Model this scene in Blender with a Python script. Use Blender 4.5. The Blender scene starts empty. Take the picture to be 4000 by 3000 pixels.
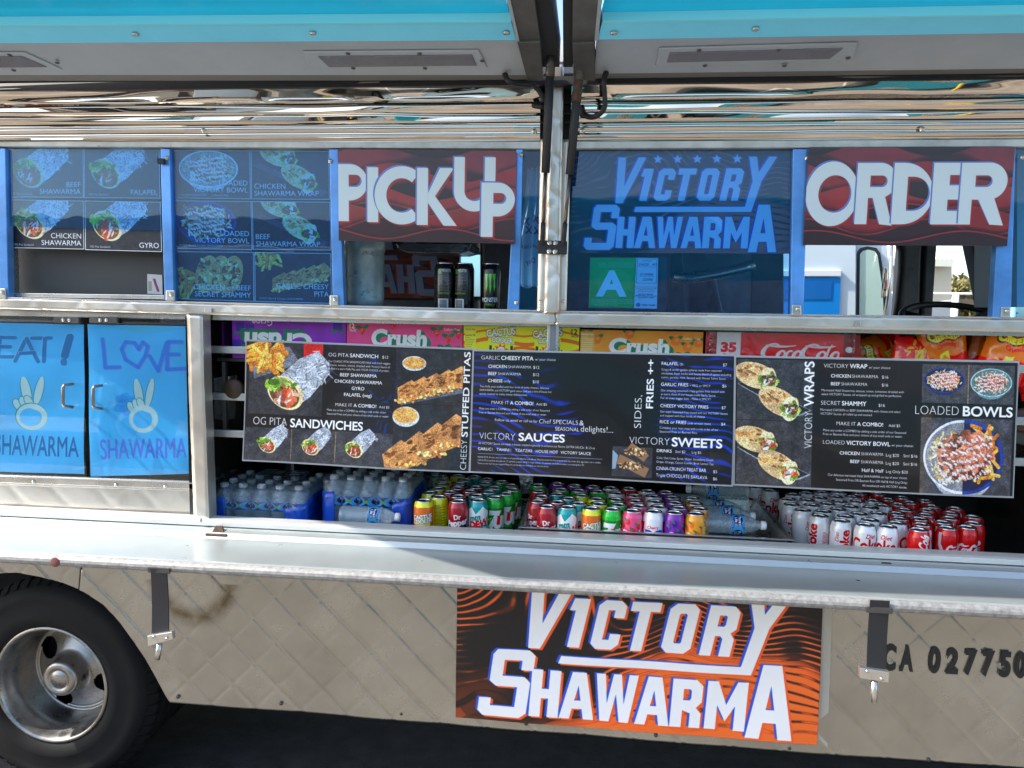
import bpy, math, random
import numpy as np
from mathutils import Vector
random.seed(7); rng = np.random.default_rng(11)
S = bpy.context.scene
COL = S.collection
# ------------------------------------------------------------------ camera, sky, sun, exposure
CAMP = np.array([0.0, -2.35, 1.65]); FPX = 3000.0
RM = np.array([[0.99445097, 0.10367047, 0.01788045], [0.02779553, -0.09499961, -0.99508918], [-0.10146273, 0.9900644, -0.09735403]])
cam = bpy.data.objects.new('camera', bpy.data.cameras.new('camera')); COL.objects.link(cam)
cam.data.sensor_width = 36.0; cam.data.lens = 36.0 * FPX / 4000.0; cam.data.clip_start = 0.05; cam.data.clip_end = 3000
from mathutils import Matrix
_r, _d, _f = RM
mw = Matrix(((_r[0], -_d[0], -_f[0], CAMP[0]), (_r[1], -_d[1], -_f[1], CAMP[1]), (_r[2], -_d[2], -_f[2], CAMP[2]), (0, 0, 0, 1)))
cam.matrix_world = mw
S.camera = cam
SUN = Vector((-0.75, -0.17, 0.66)).normalized()          # towards the sun
w = bpy.data.worlds.new('World'); S.world = w; w.use_nodes = True
nt = w.node_tree; bg = nt.nodes['Background']
sky = nt.nodes.new('ShaderNodeTexSky'); sky.sky_type = 'NISHITA'; sky.sun_disc = False
sky.sun_elevation = math.asin(SUN.z); sky.sun_rotation = math.atan2(SUN.x, SUN.y)
sky.dust_density = 2.0; sky.air_density = 1.0
nt.links.new(sky.outputs[0], bg.inputs[0]); bg.inputs[1].default_value = 0.15
sl = bpy.data.lights.new('sun', 'SUN'); sl.energy = 3.0; sl.angle = math.radians(0.5); sl.color = (1, 0.95, 0.87)
so = bpy.data.objects.new('sun', sl); COL.objects.link(so); so.rotation_euler = SUN.to_track_quat('Z', 'Y').to_euler()
S.view_settings.view_transform = 'Standard'; S.view_settings.look = 'None'; S.view_settings.gamma = 1
S.view_settings.exposure = 1.45
S.view_settings.use_curve_mapping = False
S.render.engine = 'CYCLES'
S.cycles.max_bounces = 14; S.cycles.transparent_max_bounces = 40; S.cycles.glossy_bounces = 6; S.cycles.transmission_bounces = 10

# ------------------------------------------------------------------ pixel (of the 4000x3000 photo) to a point of a real plane
def _ray(px, py): return RM.T @ np.array([(px - 2000) / FPX, (py - 1500) / FPX, 1.0])
def at(px, py, Y=0.0):
    d = _ray(px, py); return tuple(CAMP + d * (Y - CAMP[1]) / d[1])
def atz(px, py, Z):
    d = _ray(px, py); return tuple(CAMP + d * (Z - CAMP[2]) / d[2])
ORD = ['first', 'second', 'third', 'fourth', 'fifth', 'sixth', 'seventh', 'eighth', 'ninth', 'tenth', 'eleventh', 'twelfth', 'thirteenth', 'fourteenth']
GZ = -0.12                                                  # ground level

# ------------------------------------------------------------------ objects
def wloc(o):
    v = Vector((0, 0, 0))
    while o is not None: v += o.location; o = o.parent
    return v
def tag(o, label=None, cat=None, group=None, kind=None):
    if label: o['label'] = label
    if cat: o['category'] = cat
    if group: o['group'] = group
    if kind: o['kind'] = kind
    return o
def thing(name, label, cat, loc=(0, 0, 0), group=None, rz=0):
    o = bpy.data.objects.new(name, None); o.empty_display_size = .05; COL.objects.link(o); o.location = loc; o.rotation_euler[2] = rz
    return tag(o, label, cat, group)
def mo(name, v, f, m, parent=None, uv=None, smooth=False, bevel=0, local=False, auto=None):
    me = bpy.data.meshes.new(name)
    v = np.array(v, float)
    if parent is not None and not local: v = v - np.array(wloc(parent))
    me.from_pydata([tuple(p) for p in v], [], [tuple(int(i) for i in q) for q in f])
    if uv is not None:
        ul = me.uv_layers.new(name='UVMap'); uv = np.array(uv, float)
        li = np.empty(len(me.loops), np.int32); me.loops.foreach_get('vertex_index', li)
        ul.data.foreach_set('uv', uv[li].ravel())
    if m is not None: me.materials.append(m)
    if smooth: me.polygons.foreach_set('use_smooth', [True] * len(me.polygons))
    o = bpy.data.objects.new(name, me); COL.objects.link(o); o.parent = parent
    if bevel:
        b = o.modifiers.new('bevel', 'BEVEL'); b.width = bevel; b.segments = 2; b.limit_method = 'ANGLE'
    return o
BOXF = [(0, 1, 3, 2), (4, 6, 7, 5), (0, 4, 5, 1), (2, 3, 7, 6), (0, 2, 6, 4), (1, 5, 7, 3)]
def boxv(x0, x1, y0, y1, z0, z1): return [(x, y, z) for x in (x0, x1) for y in (y0, y1) for z in (z0, z1)]
def box(name, x0, x1, y0, y1, z0, z1, m, parent=None, bevel=0): return mo(name, boxv(x0, x1, y0, y1, z0, z1), BOXF, m, parent, bevel=bevel)
def boxes(name, L, m, parent=None, bevel=0):
    v = []; f = []
    for b in L:
        n = len(v); v += boxv(*b); f += [tuple(i + n for i in q) for q in BOXF]
    return mo(name, v, f, m, parent, bevel=bevel)
def slab(name, px, Y, th, m, parent=None, bevel=0, uv=True, smooth=False):
    """polygon given by photo pixels, standing on plane Y, with thickness th behind it; UV over its quad"""
    P = [at(x, y, Y) for x, y in px]; n = len(P)
    v = P + [(p[0], p[1] + th, p[2]) for p in P]
    f = [tuple(range(n))[::-1]] + [tuple(range(n, 2 * n))] + [(i, (i + 1) % n, (i + 1) % n + n, i + n) for i in range(n)]
    u = [(0, 1), (1, 1), (1, 0), (0, 0)] * 2 if n == 4 else None
    return mo(name, v, f, m, parent, uv=u, bevel=bevel)
def sheet(name, C4, m, parent, nx=24, nz=12, th=.003, bend=None):
    """flat print sheet: corners TL TR BR BL as world points, gently bent, with thickness"""
    TL, TR, BR, BL = [np.array(c, float) for c in C4]
    v = []; uv = []; f = []
    for k in (0, 1):
        for j in range(nz + 1):
            for i in range(nx + 1):
                a, b = i / nx, j / nz
                p = (TL * (1 - a) + TR * a) * (1 - b) + (BL * (1 - a) + BR * a) * b
                if bend: p = p + np.array([0, bend(a, b), 0])
                v.append(p + np.array([0, k * th, 0])); uv.append((a, 1 - b))
    N = (nx + 1) * (nz + 1)
    for j in range(nz):
        for i in range(nx):
            q = [j * (nx + 1) + i, j * (nx + 1) + i + 1, (j + 1) * (nx + 1) + i + 1, (j + 1) * (nx + 1) + i]
            f.append(q[::-1]); f.append([t + N for t in q])
    rim = [i for i in range(nx + 1)] + [(j) * (nx + 1) + nx for j in range(1, nz + 1)] + [nz * (nx + 1) + i for i in range(nx - 1, -1, -1)] + [j * (nx + 1) for j in range(nz - 1, 0, -1)]
    for a, b in zip(rim, rim[1:] + rim[:1]): f.append((a, b, b + N, a + N))
    return mo(name, v, f, m, parent, uv=uv, smooth=False)
def tubev(pts, r, n=10, caps=True):
    pts = [np.array(p, float) for p in pts]; v = []; f = []; up = None
    rr = r if hasattr(r, '__len__') else [r] * len(pts)
    for i, p in enumerate(pts):
        t = pts[min(i + 1, len(pts) - 1)] - pts[max(i - 1, 0)]; t = t / (np.linalg.norm(t) + 1e-9)
        if up is None: up = np.cross(t, [0.3, 0.2, 1.0]); up /= np.linalg.norm(up) + 1e-9
        up = up - t * np.dot(up, t); up /= np.linalg.norm(up) + 1e-9
        s = np.cross(t, up)
        for k in range(n):
            a = 2 * math.pi * k / n; v.append(p + rr[i] * (math.cos(a) * up + math.sin(a) * s))
    for i in range(len(pts) - 1):
        for k in range(n): f.append((i * n + k, i * n + (k + 1) % n, (i + 1) * n + (k + 1) % n, (i + 1) * n + k))
    if caps: f.append(tuple(range(n))[::-1]); f.append(tuple((len(pts) - 1) * n + k for k in range(n)))
    return v, f
def tube(name, pts, r, m, parent=None, n=10, smooth=True):
    v, f = tubev(pts, r, n); return mo(name, v, f, m, parent, smooth=smooth)
def lathev(prof, n=24, axis='z', o=(0, 0, 0)):
    """prof: (radius, height) list"""
    v = []; f = []
    for r, h in prof:
        for k in range(n):
            a = 2 * math.pi * k / n; c, s = r * math.cos(a), r * math.sin(a)
            v.append((o[0] + c, o[1] + s, o[2] + h) if axis == 'z' else ((o[0] + c, o[1] + h, o[2] + s) if axis == 'y' else (o[0] + h, o[1] + c, o[2] + s)))
    for i in range(len(prof) - 1):
        for k in range(n):
            q = (i * n + k, i * n + (k + 1) % n, (i + 1) * n + (k + 1) % n, (i + 1) * n + k)
            f.append(q if axis != 'y' else q[::-1])
    return v, f
def lathe(name, prof, m, parent=None, n=24, axis='z', o=(0, 0, 0), smooth=True, uv=False, local=False):
    v, f = lathev(prof, n, axis, o)
    if uv:                                                  # seam column added for the label
        v = []; f = []; u = []
        L = [0]
        for (r0, h0), (r1, h1) in zip(prof, prof[1:]): L.append(L[-1] + math.hypot(r1 - r0, h1 - h0))
        for i, (r, h) in enumerate(prof):
            for k in range(n + 1):
                a = 2 * math.pi * k / n - math.pi / 2; v.append((o[0] + r * math.cos(a), o[1] + r * math.sin(a), o[2] + h)); u.append((k / n + .5, L[i] / L[-1]))
        for i in range(len(prof) - 1):
            for k in range(n): f.append((i * (n + 1) + k, i * (n + 1) + k + 1, (i + 1) * (n + 1) + k + 1, (i + 1) * (n + 1) + k))
        return mo(name, v, f, m, parent, uv=u, smooth=smooth, local=local)
    return mo(name, v, f, m, parent, smooth=smooth, local=local)
def copytree(o, parent=None, loc=None, rz=None):
    c = o.copy(); COL.objects.link(c); c.parent = parent
    if loc is not None: c.location = loc
    if rz is not None: c.rotation_euler[2] = rz
    for ch in list(o.children): copytree(ch, c)
    return c

# ------------------------------------------------------------------ materials
MATS = {}
def M(name, col, rough=.5, metal=0., bump=None, var=None, coat=0, spec=None, aniso=0, dirt=None, alpha=None, rvar=None):
    """bump=(scale,strength[,distance]); var=(scale,amount); dirt=(scale,colour,threshold)"""
    if name in MATS: return MATS[name]
    m = bpy.data.materials.new(name); m.use_nodes = True; N = m.node_tree.nodes; L = m.node_tree.links
    b = N['Principled BSDF']; b.inputs['Base Color'].default_value = (*col, 1); b.inputs['Roughness'].default_value = rough; b.inputs['Metallic'].default_value = metal
    if coat: b.inputs['Coat Weight'].default_value = coat; b.inputs['Coat Roughness'].default_value = .08
    if spec is not None: b.inputs['Specular IOR Level'].default_value = spec
    tc = N.new('ShaderNodeTexCoord'); src = None
    if var:
        n = N.new('ShaderNodeTexNoise'); n.inputs['Scale'].default_value = var[0]; n.inputs['Detail'].default_value = 6; n.inputs['Roughness'].default_value = .65
        L.new(tc.outputs['Object'], n.inputs['Vector'])
        r = N.new('ShaderNodeMapRange'); r.inputs[1].default_value = .3; r.inputs[2].default_value = .7; r.inputs[3].default_value = 1 - var[1]; r.inputs[4].default_value = 1 + var[1]
        L.new(n.outputs[0], r.inputs[0])
        mx = N.new('ShaderNodeMix'); mx.data_type = 'RGBA'; mx.blend_type = 'MULTIPLY'; mx.inputs[0].default_value = 1; mx.inputs[6].default_value = (*col, 1)
        L.new(r.outputs[0], mx.inputs[7]); L.new(mx.outputs[2], b.inputs['Base Color']); src = mx.outputs[2]
        if rvar:
            r2 = N.new('ShaderNodeMapRange'); r2.inputs[1].default_value = .3; r2.inputs[2].default_value = .7; r2.inputs[3].default_value = max(.02, rough - rvar); r2.inputs[4].default_value = rough + rvar
            L.new(n.outputs[0], r2.inputs[0]); L.new(r2.outputs[0], b.inputs['Roughness'])
    if dirt:
        n = N.new('ShaderNodeTexNoise'); n.inputs['Scale'].default_value = dirt[0]; n.inputs['Detail'].default_value = 10; n.inputs['Roughness'].default_value = .75
        L.new(tc.outputs['Object'], n.inputs['Vector'])
        r = N.new('ShaderNodeMapRange'); r.inputs[1].default_value = dirt[2]; r.inputs[2].default_value = dirt[2] + .07; r.inputs[3].default_value = 0; r.inputs[4].default_value = 1
        L.new(n.outputs[0], r.inputs[0])
        mx = N.new('ShaderNodeMix'); mx.data_type = 'RGBA'; mx.inputs[6].default_value = (*col, 1); mx.inputs[7].default_value = (*dirt[1], 1)
        if src: L.new(src, mx.inputs[6])
        L.new(r.outputs[0], mx.inputs[0]); L.new(mx.outputs[2], b.inputs['Base Color'])
        if metal: 
            r3 = N.new('ShaderNodeMapRange'); r3.inputs[3].default_value = metal; r3.inputs[4].default_value = 0; L.new(r.outputs[0], r3.inputs[0]); L.new(r3.outputs[0], b.inputs['Metallic'])
    if bump:
        n = N.new('ShaderNodeTexNoise'); n.inputs['Scale'].default_value = bump[0]; n.inputs['Detail'].default_value = 5
        if aniso:
            mp = N.new('ShaderNodeMapping'); mp.inputs['Scale'].default_value = (aniso, 1, 1); L.new(tc.outputs['Object'], mp.inputs[0]); L.new(mp.outputs[0], n.inputs['Vector'])
        else: L.new(tc.outputs['Object'], n.inputs['Vector'])
        bp = N.new('ShaderNodeBump'); bp.inputs['Strength'].default_value = bump[1]; bp.inputs['Distance'].default_value = bump[2] if len(bump) > 2 else .002
        L.new(n.outputs[0], bp.inputs['Height']); L.new(bp.outputs[0], b.inputs['Normal'])
    MATS[name] = m; return m
def glassmat(name, tint, refl=.08, rough=.02, bump=None, base=None, mixb=0.):
    """thin sheet: tinted transparency plus mirror reflection by fresnel"""
    m = bpy.data.materials.new(name); m.use_nodes = True; N = m.node_tree.nodes; L = m.node_tree.links
    N.remove(N['Principled BSDF']); out = N['Material Output']
    t = N.new('ShaderNodeBsdfTransparent'); t.inputs[0].default_value = (*tint, 1)
    g = N.new('ShaderNodeBsdfGlossy'); g.inputs['Roughness'].default_value = rough; g.inputs[0].default_value = (1, 1, 1, 1)
    lw = N.new('ShaderNodeFresnel'); lw.inputs[0].default_value = 1.45
    mr = N.new('ShaderNodeMath'); mr.operation = 'MULTIPLY_ADD'; mr.inputs[1].default_value = .5; mr.inputs[2].default_value = refl - .05; mr.use_clamp = True
    L.new(lw.outputs[0], mr.inputs[0])
    mx = N.new('ShaderNodeMixShader'); L.new(mr.outputs[0], mx.inputs[0]); L.new(g.outputs[0], mx.inputs[2])
    if base:
        df = N.new('ShaderNodeBsdfDiffuse'); df.inputs[0].default_value = (*base, 1)
        m2 = N.new('ShaderNodeMixShader'); m2.inputs[0].default_value = mixb; L.new(t.outputs[0], m2.inputs[1]); L.new(df.outputs[0], m2.inputs[2]); L.new(m2.outputs[0], mx.inputs[1])
    else: L.new(t.outputs[0], mx.inputs[1])
    if bump:
        tc = N.new('ShaderNodeTexCoord'); n = N.new('ShaderNodeTexNoise'); n.inputs['Scale'].default_value = bump[0]; n.inputs['Detail'].default_value = 3; L.new(tc.outputs['Object'], n.inputs['Vector'])
        bp = N.new('ShaderNodeBump'); bp.inputs['Strength'].default_value = bump[1]; bp.inputs['Distance'].default_value = .01; L.new(n.outputs[0], bp.inputs['Height']); L.new(bp.outputs[0], g.inputs['Normal']); L.new(bp.outputs[0], lw.inputs['Normal'])
    L.new(mx.outputs[0], out.inputs[0]); return m
def imgmat(name, cv, rough=.3, coat=0., metal=0., bump=None, gain=1.0):
    """print drawn by this script (class Canvas) as the base colour of a surface"""
    h, w_, _ = cv.a.shape
    im = bpy.data.images.new(name, w_, h, alpha=False)
    px = np.ones((h, w_, 4), np.float32); px[..., :3] = np.clip(cv.a[::-1] * gain, 0, 1); im.pixels.foreach_set(px.ravel()); im.update(); im.pack()
    m = bpy.data.materials.new(name); m.use_nodes = True; N = m.node_tree.nodes; L = m.node_tree.links
    b = N['Principled BSDF']; t = N.new('ShaderNodeTexImage'); t.image = im; t.interpolation = 'Cubic'
    L.new(t.outputs[0], b.inputs['Base Color']); b.inputs['Roughness'].default_value = rough; b.inputs['Metallic'].default_value = metal
    if coat: b.inputs['Coat Weight'].default_value = coat; b.inputs['Coat Roughness'].default_value = .05
    if bump:
        tc = N.new('ShaderNodeTexCoord'); n = N.new('ShaderNodeTexNoise'); n.inputs['Scale'].default_value = bump[0]; L.new(tc.outputs['Object'], n.inputs['Vector'])
        bp = N.new('ShaderNodeBump'); bp.inputs['Strength'].default_value = bump[1]; bp.inputs['Distance'].default_value = .004; L.new(n.outputs[0], bp.inputs['Height']); L.new(bp.outputs[0], b.inputs['Normal'])
        if coat: L.new(bp.outputs[0], b.inputs['Coat Normal'])
    return m

# ------------------------------------------------------------------ a small raster drawing kit for flat print
_TC = {}
def text_contours(s):
    if s in _TC: return _TC[s]
    c = bpy.data.curves.new('t', 'FONT'); c.body = s; o = bpy.data.objects.new('t', c)
    COL.objects.link(o); dg = bpy.context.evaluated_depsgraph_get(); k = o.to_curve(dg, apply_modifiers=False); R = []
    for sp in k.splines:
        bp = sp.bezier_points; pts = []
        for i in range(len(bp)):
            a, b = bp[i], bp[(i + 1) % len(bp)]
            p0, p1, p2, p3 = [np.array(q[:2]) for q in (a.co, a.handle_right, b.handle_left, b.co)]
            dd = p3 - p0; nn = np.linalg.norm(dd) + 1e-9
            st = abs((p1 - p0)[0] * dd[1] - (p1 - p0)[1] * dd[0]) / nn + abs((p2 - p0)[0] * dd[1] - (p2 - p0)[1] * dd[0]) / nn
            n = 1 if st < 1e-3 else 4
            for q in range(n):
                t = q / n; pts.append((1 - t) ** 3 * p0 + 3 * (1 - t) ** 2 * t * p1 + 3 * (1 - t) * t * t * p2 + t ** 3 * p3)
        R.append(np.array(pts))
    o.to_curve_clear(); bpy.data.objects.remove(o); bpy.data.curves.remove(c)
    _TC[s] = R; return R
def offs(P, d):
    if abs(d) < 1e-6 or len(P) < 3: return P
    e = np.roll(P, -1, 0) - P; L = np.linalg.norm(e, axis=1, keepdims=True); keep = L[:, 0] > 1e-5
    P = P[keep]; e = np.roll(P, -1, 0) - P; e /= np.linalg.norm(e, axis=1, keepdims=True) + 1e-9
    n = np.stack([e[:, 1], -e[:, 0]], 1); n0 = np.roll(n, 1, 0); b = n + n0; q = (b * b).sum(1, keepdims=True)
    return P + d * 2 * b / np.maximum(q, 1.0)
_cap = None
def capinfo():
    global _cap
    if _cap is None:
        R = text_contours('H'); y = np.concatenate(R)[:, 1]
        A = text_contours('O'); a = max(A, key=len); x, yy = a[:, 0], a[:, 1]
        outer = max(A, key=lambda q: np.ptp(q[:, 0])); x, yy = outer[:, 0], outer[:, 1]
        area = (x * np.roll(yy, -1) - np.roll(x, -1) * yy).sum()
        _cap = (y.max(), 1 if area > 0 else -1)
    return _cap
def ell(cx, cy, rx, ry, n=40, a0=0, a1=360, rot=0):
    t = np.radians(np.linspace(a0, a1, n, endpoint=abs(a1 - a0) < 360)); x, y = rx * np.cos(t), ry * np.sin(t); r = math.radians(rot)
    return np.stack([cx + x * math.cos(r) - y * math.sin(r), cy + x * math.sin(r) + y * math.cos(r)], 1)
def rc(x0, y0, x1, y1): return np.array([(x0, y0), (x1, y0), (x1, y1), (x0, y1)], float)
def star(cx, cy, r): return np.array([(cx + (r if i % 2 == 0 else r * .42) * math.sin(i * math.pi / 5), cy - (r if i % 2 == 0 else r * .42) * math.cos(i * math.pi / 5)) for i in range(10)])
def cap_(x0, y0, x1, y1, r):
    a = math.degrees(math.atan2(y1 - y0, x1 - x0))
    return np.concatenate([ell(x1, y1, r, r, 7, a - 90, a + 90), ell(x0, y0, r, r, 7, a + 90, a + 270)])
def coverage(polys, W, H):
    A = np.concatenate(polys); x0 = max(0, int(A[:, 0].min()) - 1); x1 = min(W, int(A[:, 0].max()) + 2); y0 = max(0, int(A[:, 1].min()) - 1); y1 = min(H, int(A[:, 1].max()) + 2)
    if x1 <= x0 or y1 <= y0: return None
    e0 = np.concatenate(polys); e1 = np.concatenate([np.roll(p, -1, 0) for p in polys])
    cov = np.zeros((y1 - y0, x1 - x0), np.float32); xs = np.arange(x0, x1, dtype=np.float32)
    lo = np.minimum(e0[:, 1], e1[:, 1]); hi = np.maximum(e0[:, 1], e1[:, 1]); dy = e1[:, 1] - e0[:, 1]; dy[dy == 0] = 1e-9; sl_ = (e1[:, 0] - e0[:, 0]) / dy
    SS = 3
    for j in range((y1 - y0) * SS):
        y = y0 + (j + .5) / SS; k = (lo <= y) & (hi > y)
        if not k.any(): continue
        X = np.sort(e0[k, 0] + (y - e0[k, 1]) * sl_[k]); row = cov[j // SS]
        for i in range(0, len(X) - 1, 2):
            row += (np.clip(X[i + 1] - xs, 0, 1) - np.clip(X[i] - xs, 0, 1)) / SS
    return x0, y0, np.clip(cov, 0, 1)
def vnoise(W, H, s, seed=0, oct=3):
    r = np.random.default_rng(seed); out = np.zeros((H, W), np.float32); amp = 1; tot = 0
    for o in range(oct):
        n = max(2, int(W / s) + 3); m_ = max(2, int(H / s) + 3); g = r.random((m_, n)).astype(np.float32)
        y = np.arange(H) / s; x = np.arange(W) / s; yi = y.astype(int); xi = x.astype(int); fy = (y - yi)[:, None]; fx = (x - xi)[None]
        fy = fy * fy * (3 - 2 * fy); fx = fx * fx * (3 - 2 * fx)
        a = g[yi][:, xi] * (1 - fx) + g[yi][:, xi + 1] * fx; b = g[yi + 1][:, xi] * (1 - fx) + g[yi + 1][:, xi + 1] * fx
        out += amp * (a * (1 - fy) + b * fy); tot += amp; amp *= .5; s = max(1.0, s / 2)
    return out / tot
class Canvas:
    def __init__(s, W, H, col=(1, 1, 1), k=1.0):
        s.W, s.H, s.k = int(W * k), int(H * k), k; s.a = np.ones((s.H, s.W, 3), np.float32) * np.array(col, np.float32)
    def P(s, polys, col, al=1.0):
        if isinstance(polys, np.ndarray): polys = [polys]
        c = coverage([np.asarray(p, float) * s.k for p in polys], s.W, s.H)
        if c is None: return s
        x0, y0, cv = c; h, w_ = cv.shape; R = s.a[y0:y0 + h, x0:x0 + w_]; R += (np.array(col, np.float32) - R) * (cv * al)[..., None]; return s
    def R(s, x0, y0, x1, y1, col, al=1.0): return s.P(rc(x0, y0, x1, y1), col, al)
    def grain(s, amt, sc, seed=0, box=None):
        x0, y0, x1, y1 = [int(v * s.k) for v in (box or (0, 0, s.W / s.k, s.H / s.k))]; x1 = min(x1, s.W); y1 = min(y1, s.H)
        n = vnoise(x1 - x0, y1 - y0, sc * s.k, seed); s.a[y0:y1, x0:x1] *= (1 + amt * (n - .5) * 2)[..., None]; return s
    def T(s, t, x, y, h, col=(1, 1, 1), al='l', b=0., rot=0, sx=1.0, sh=0., flip=False, out=None, a=1.0, wid=None):
        """text with cap height h, baseline y; b = boldness as a fraction of h"""
        ch, sg = capinfo(); R = text_contours(t)
        if not R: return s
        k = h / ch; A = np.concatenate(R); x_0, x_1 = A[:, 0].min(), A[:, 0].max()
        if wid: sx = wid / ((x_1 - x_0) * k)
        def mk(b_):
            Q = []
            for p in R:
                p = offs(p, sg * b_ * ch); q = np.empty_like(p); q[:, 0] = (p[:, 0] - {'l': x_0, 'c': (x_0 + x_1) / 2, 'r': x_1}[al]) * k * sx + sh * p[:, 1] * k; q[:, 1] = -p[:, 1] * k
                if flip: q = -q
                if rot: r = math.radians(rot); q = np.stack([q[:, 0] * math.cos(r) - q[:, 1] * math.sin(r), q[:, 0] * math.sin(r) + q[:, 1] * math.cos(r)], 1)
                Q.append(q + np.array([x, y]))
            return Q
        s.endx = x + (x_1 - x_0) * k * sx
        if out:
            for dx, dy, c, ob in out: s.P([q + np.array([dx, dy]) for q in mk(b + ob)], c)
        return s.P(mk(b), col, a)
    def TT(s, x, y, *parts, col=(1, 1, 1)):
        """a run of words in mixed weights, each (text, cap height, boldness, gap after)"""
        for t, h, b, g in parts: s.T(t, x, y, h, col, b=b); x = s.endx + g
        return s
    def specks(s, cx, cy, rx, ry, n, cols, sz, el=2.5, rot=None, seed=0):
        r = np.random.default_rng(seed)
        for i in range(n):
            a = r.random() * 6.283; q = math.sqrt(r.random()); c = np.array(cols[r.integers(len(cols))]) * (.6 + .65 * r.random()); z = sz * (.6 + .8 * r.random())
            s.P(ell(cx + rx * q * math.cos(a), cy + ry * q * math.sin(a), z * el, z, 9, rot=r.random() * 180 if rot is None else rot + r.normal() * 20), c, .95)
# food pictures ------------------------------------------------------
MEAT = [(.55, .3, .2), (.4, .2, .12), (.7, .42, .3), (.8, .5, .4)]; GREEN = [(.45, .6, .15), (.3, .5, .12), (.65, .75, .35)]; TOM = [(.8, .2, .1), (.9, .35, .2)]; FRY = [(.88, .60, .2), (.76, .44, .12), (.93, .70, .32)]
BREAD = (.85, .68, .45)
def slate(c, x0, y0, x1, y1, seed=1, col=(.17, .17, .19)):
    c.R(x0, y0, x1, y1, col); c.grain(.35, 26, seed, (x0, y0, x1, y1)); c.grain(.25, 3, seed + 5, (x0, y0, x1, y1))
def rotp(P, cx, cy, a):
    r = math.radians(a); P = np.asarray(P, float) - (0, 0); return np.stack([cx + P[:, 0] * math.cos(r) - P[:, 1] * math.sin(r), cy + P[:, 0] * math.sin(r) + P[:, 1] * math.cos(r)], 1)
def pita(c, cx, cy, s, a=-35, kind=0, seed=3):
    r = np.random.default_rng(seed)
    F = rotp(np.array([(-.1, -.45), (.9, -.52), (1.45, -.38), (1.5, .05), (1.35, .3), (.5, .5), (0, .5)]) * s, cx, cy, a); c.P(F, (.62, .65, .7))
    for i in range(70):
        t = r.random(2); p = rotp(np.array([(t[0] * 1.5, (t[1] - .5) * .85)]) * s, cx, cy, a)[0]
        c.P(ell(p[0], p[1], s * .13, s * .02, 6, rot=r.random() * 180), (1, 1, 1) if r.random() < .5 else (.3, .33, .4), .6)
    c.P(ell(cx, cy, s * .55, s * .42, rot=a + 75), (.93, .8, .58)); c.P(ell(cx - .03 * s, cy + .02 * s, s * .47, s * .35, rot=a + 75), (.35, .25, .12))
    c.specks(cx - .14 * s, cy - .16 * s, s * .42, s * .26, 26, GREEN, s * .07, 1.8, seed=seed)
    c.specks(cx, cy + .06 * s, s * .34, s * .26, 46, [(.7, .4, .28), (.55, .28, .2), (.85, .6, .5)] if kind < 2 else ([(.42, .25, .12), (.5, .32, .15)] if kind == 3 else MEAT), s * .045, 2, seed=seed + 1)
    c.specks(cx + .1 * s, cy + .1 * s, s * .26, s * .2, 5, TOM, s * .07, 2.4, rot=100, seed=seed + 2); c.specks(cx, cy + .1 * s, s * .35, s * .22, 8, [(.95, .93, .9)], s * .025, 4, rot=120, seed=seed + 4)
def fries(c, cx, cy, rx, ry, n=45, L=60, seed=1):
    r = np.random.default_rng(seed)
    for i in range(n):
        x = cx + (r.random() * 2 - 1) * rx; y = cy + (r.random() * 2 - 1) * ry; a = r.random() * 3.14 + .1; l = L * (.5 + .6 * r.random()); w_ = L * .11
        q = FRY[r.integers(3)]; d = np.array([math.cos(a), math.sin(a)]) * l / 2
        c.P(cap_(x - d[0] + 2, y - d[1] + 3, x + d[0] + 2, y + d[1] + 3, w_), (.35, .18, .05), .7); c.P(cap_(x - d[0], y - d[1], x + d[0], y + d[1], w_), q); c.P(cap_(x - d[0], y - d[1] - w_ * .4, x + d[0], y + d[1] - w_ * .4, w_ * .3), np.minimum(1, np.array(q) * 1.15), .7)
def bowl(c, cx, cy, rx, ry, rim=(.1, .2, .5), kind=0, seed=2):
    c.P(ell(cx, cy + ry * .28, rx * .8, ry * .9), np.array(rim) * .7); c.P(ell(cx, cy, rx, ry), rim); c.P(ell(cx, cy, rx * .95, ry * .93), np.array(rim) * .55)
    if kind != 1: fries(c, cx, cy, rx * .72, ry * .66, 34, rx * .3, seed)
    if kind != 2: c.specks(cx, cy, rx * .86, ry * .82, 150, [(.85, .77, .55), (.95, .9, .72)], rx * .022, 3, seed=seed)
    if kind == 2: c.specks(cx - rx * .35, cy, rx * .5, ry * .7, 160, [(.85, .77, .55), (.95, .9, .72)], rx * .02, 3, seed=seed)
    c.specks(cx, cy, rx * .66, ry * .62, 190, MEAT, rx * .035, 1.7, seed=seed + 1)
    c.specks(cx + rx * .25, cy - ry * .1, rx * .45, ry * .5, 90, [(.85, .5, .38), (.78, .42, .3)], rx * .035, 1.8, seed=seed + 3)
    r = np.random.default_rng(seed)
    for k in range(5):
        for i in range(14):
            t = i / 13; c.P(ell(cx + (t - .5) * rx * 1.15, cy + (k - 2) * ry * .24 + (.5 - t) * ry * .3 + r.normal() * ry * .04, rx * .065, rx * .035, 8, rot=r.random() * 90), (.93, .92, .95), .75)
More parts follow.
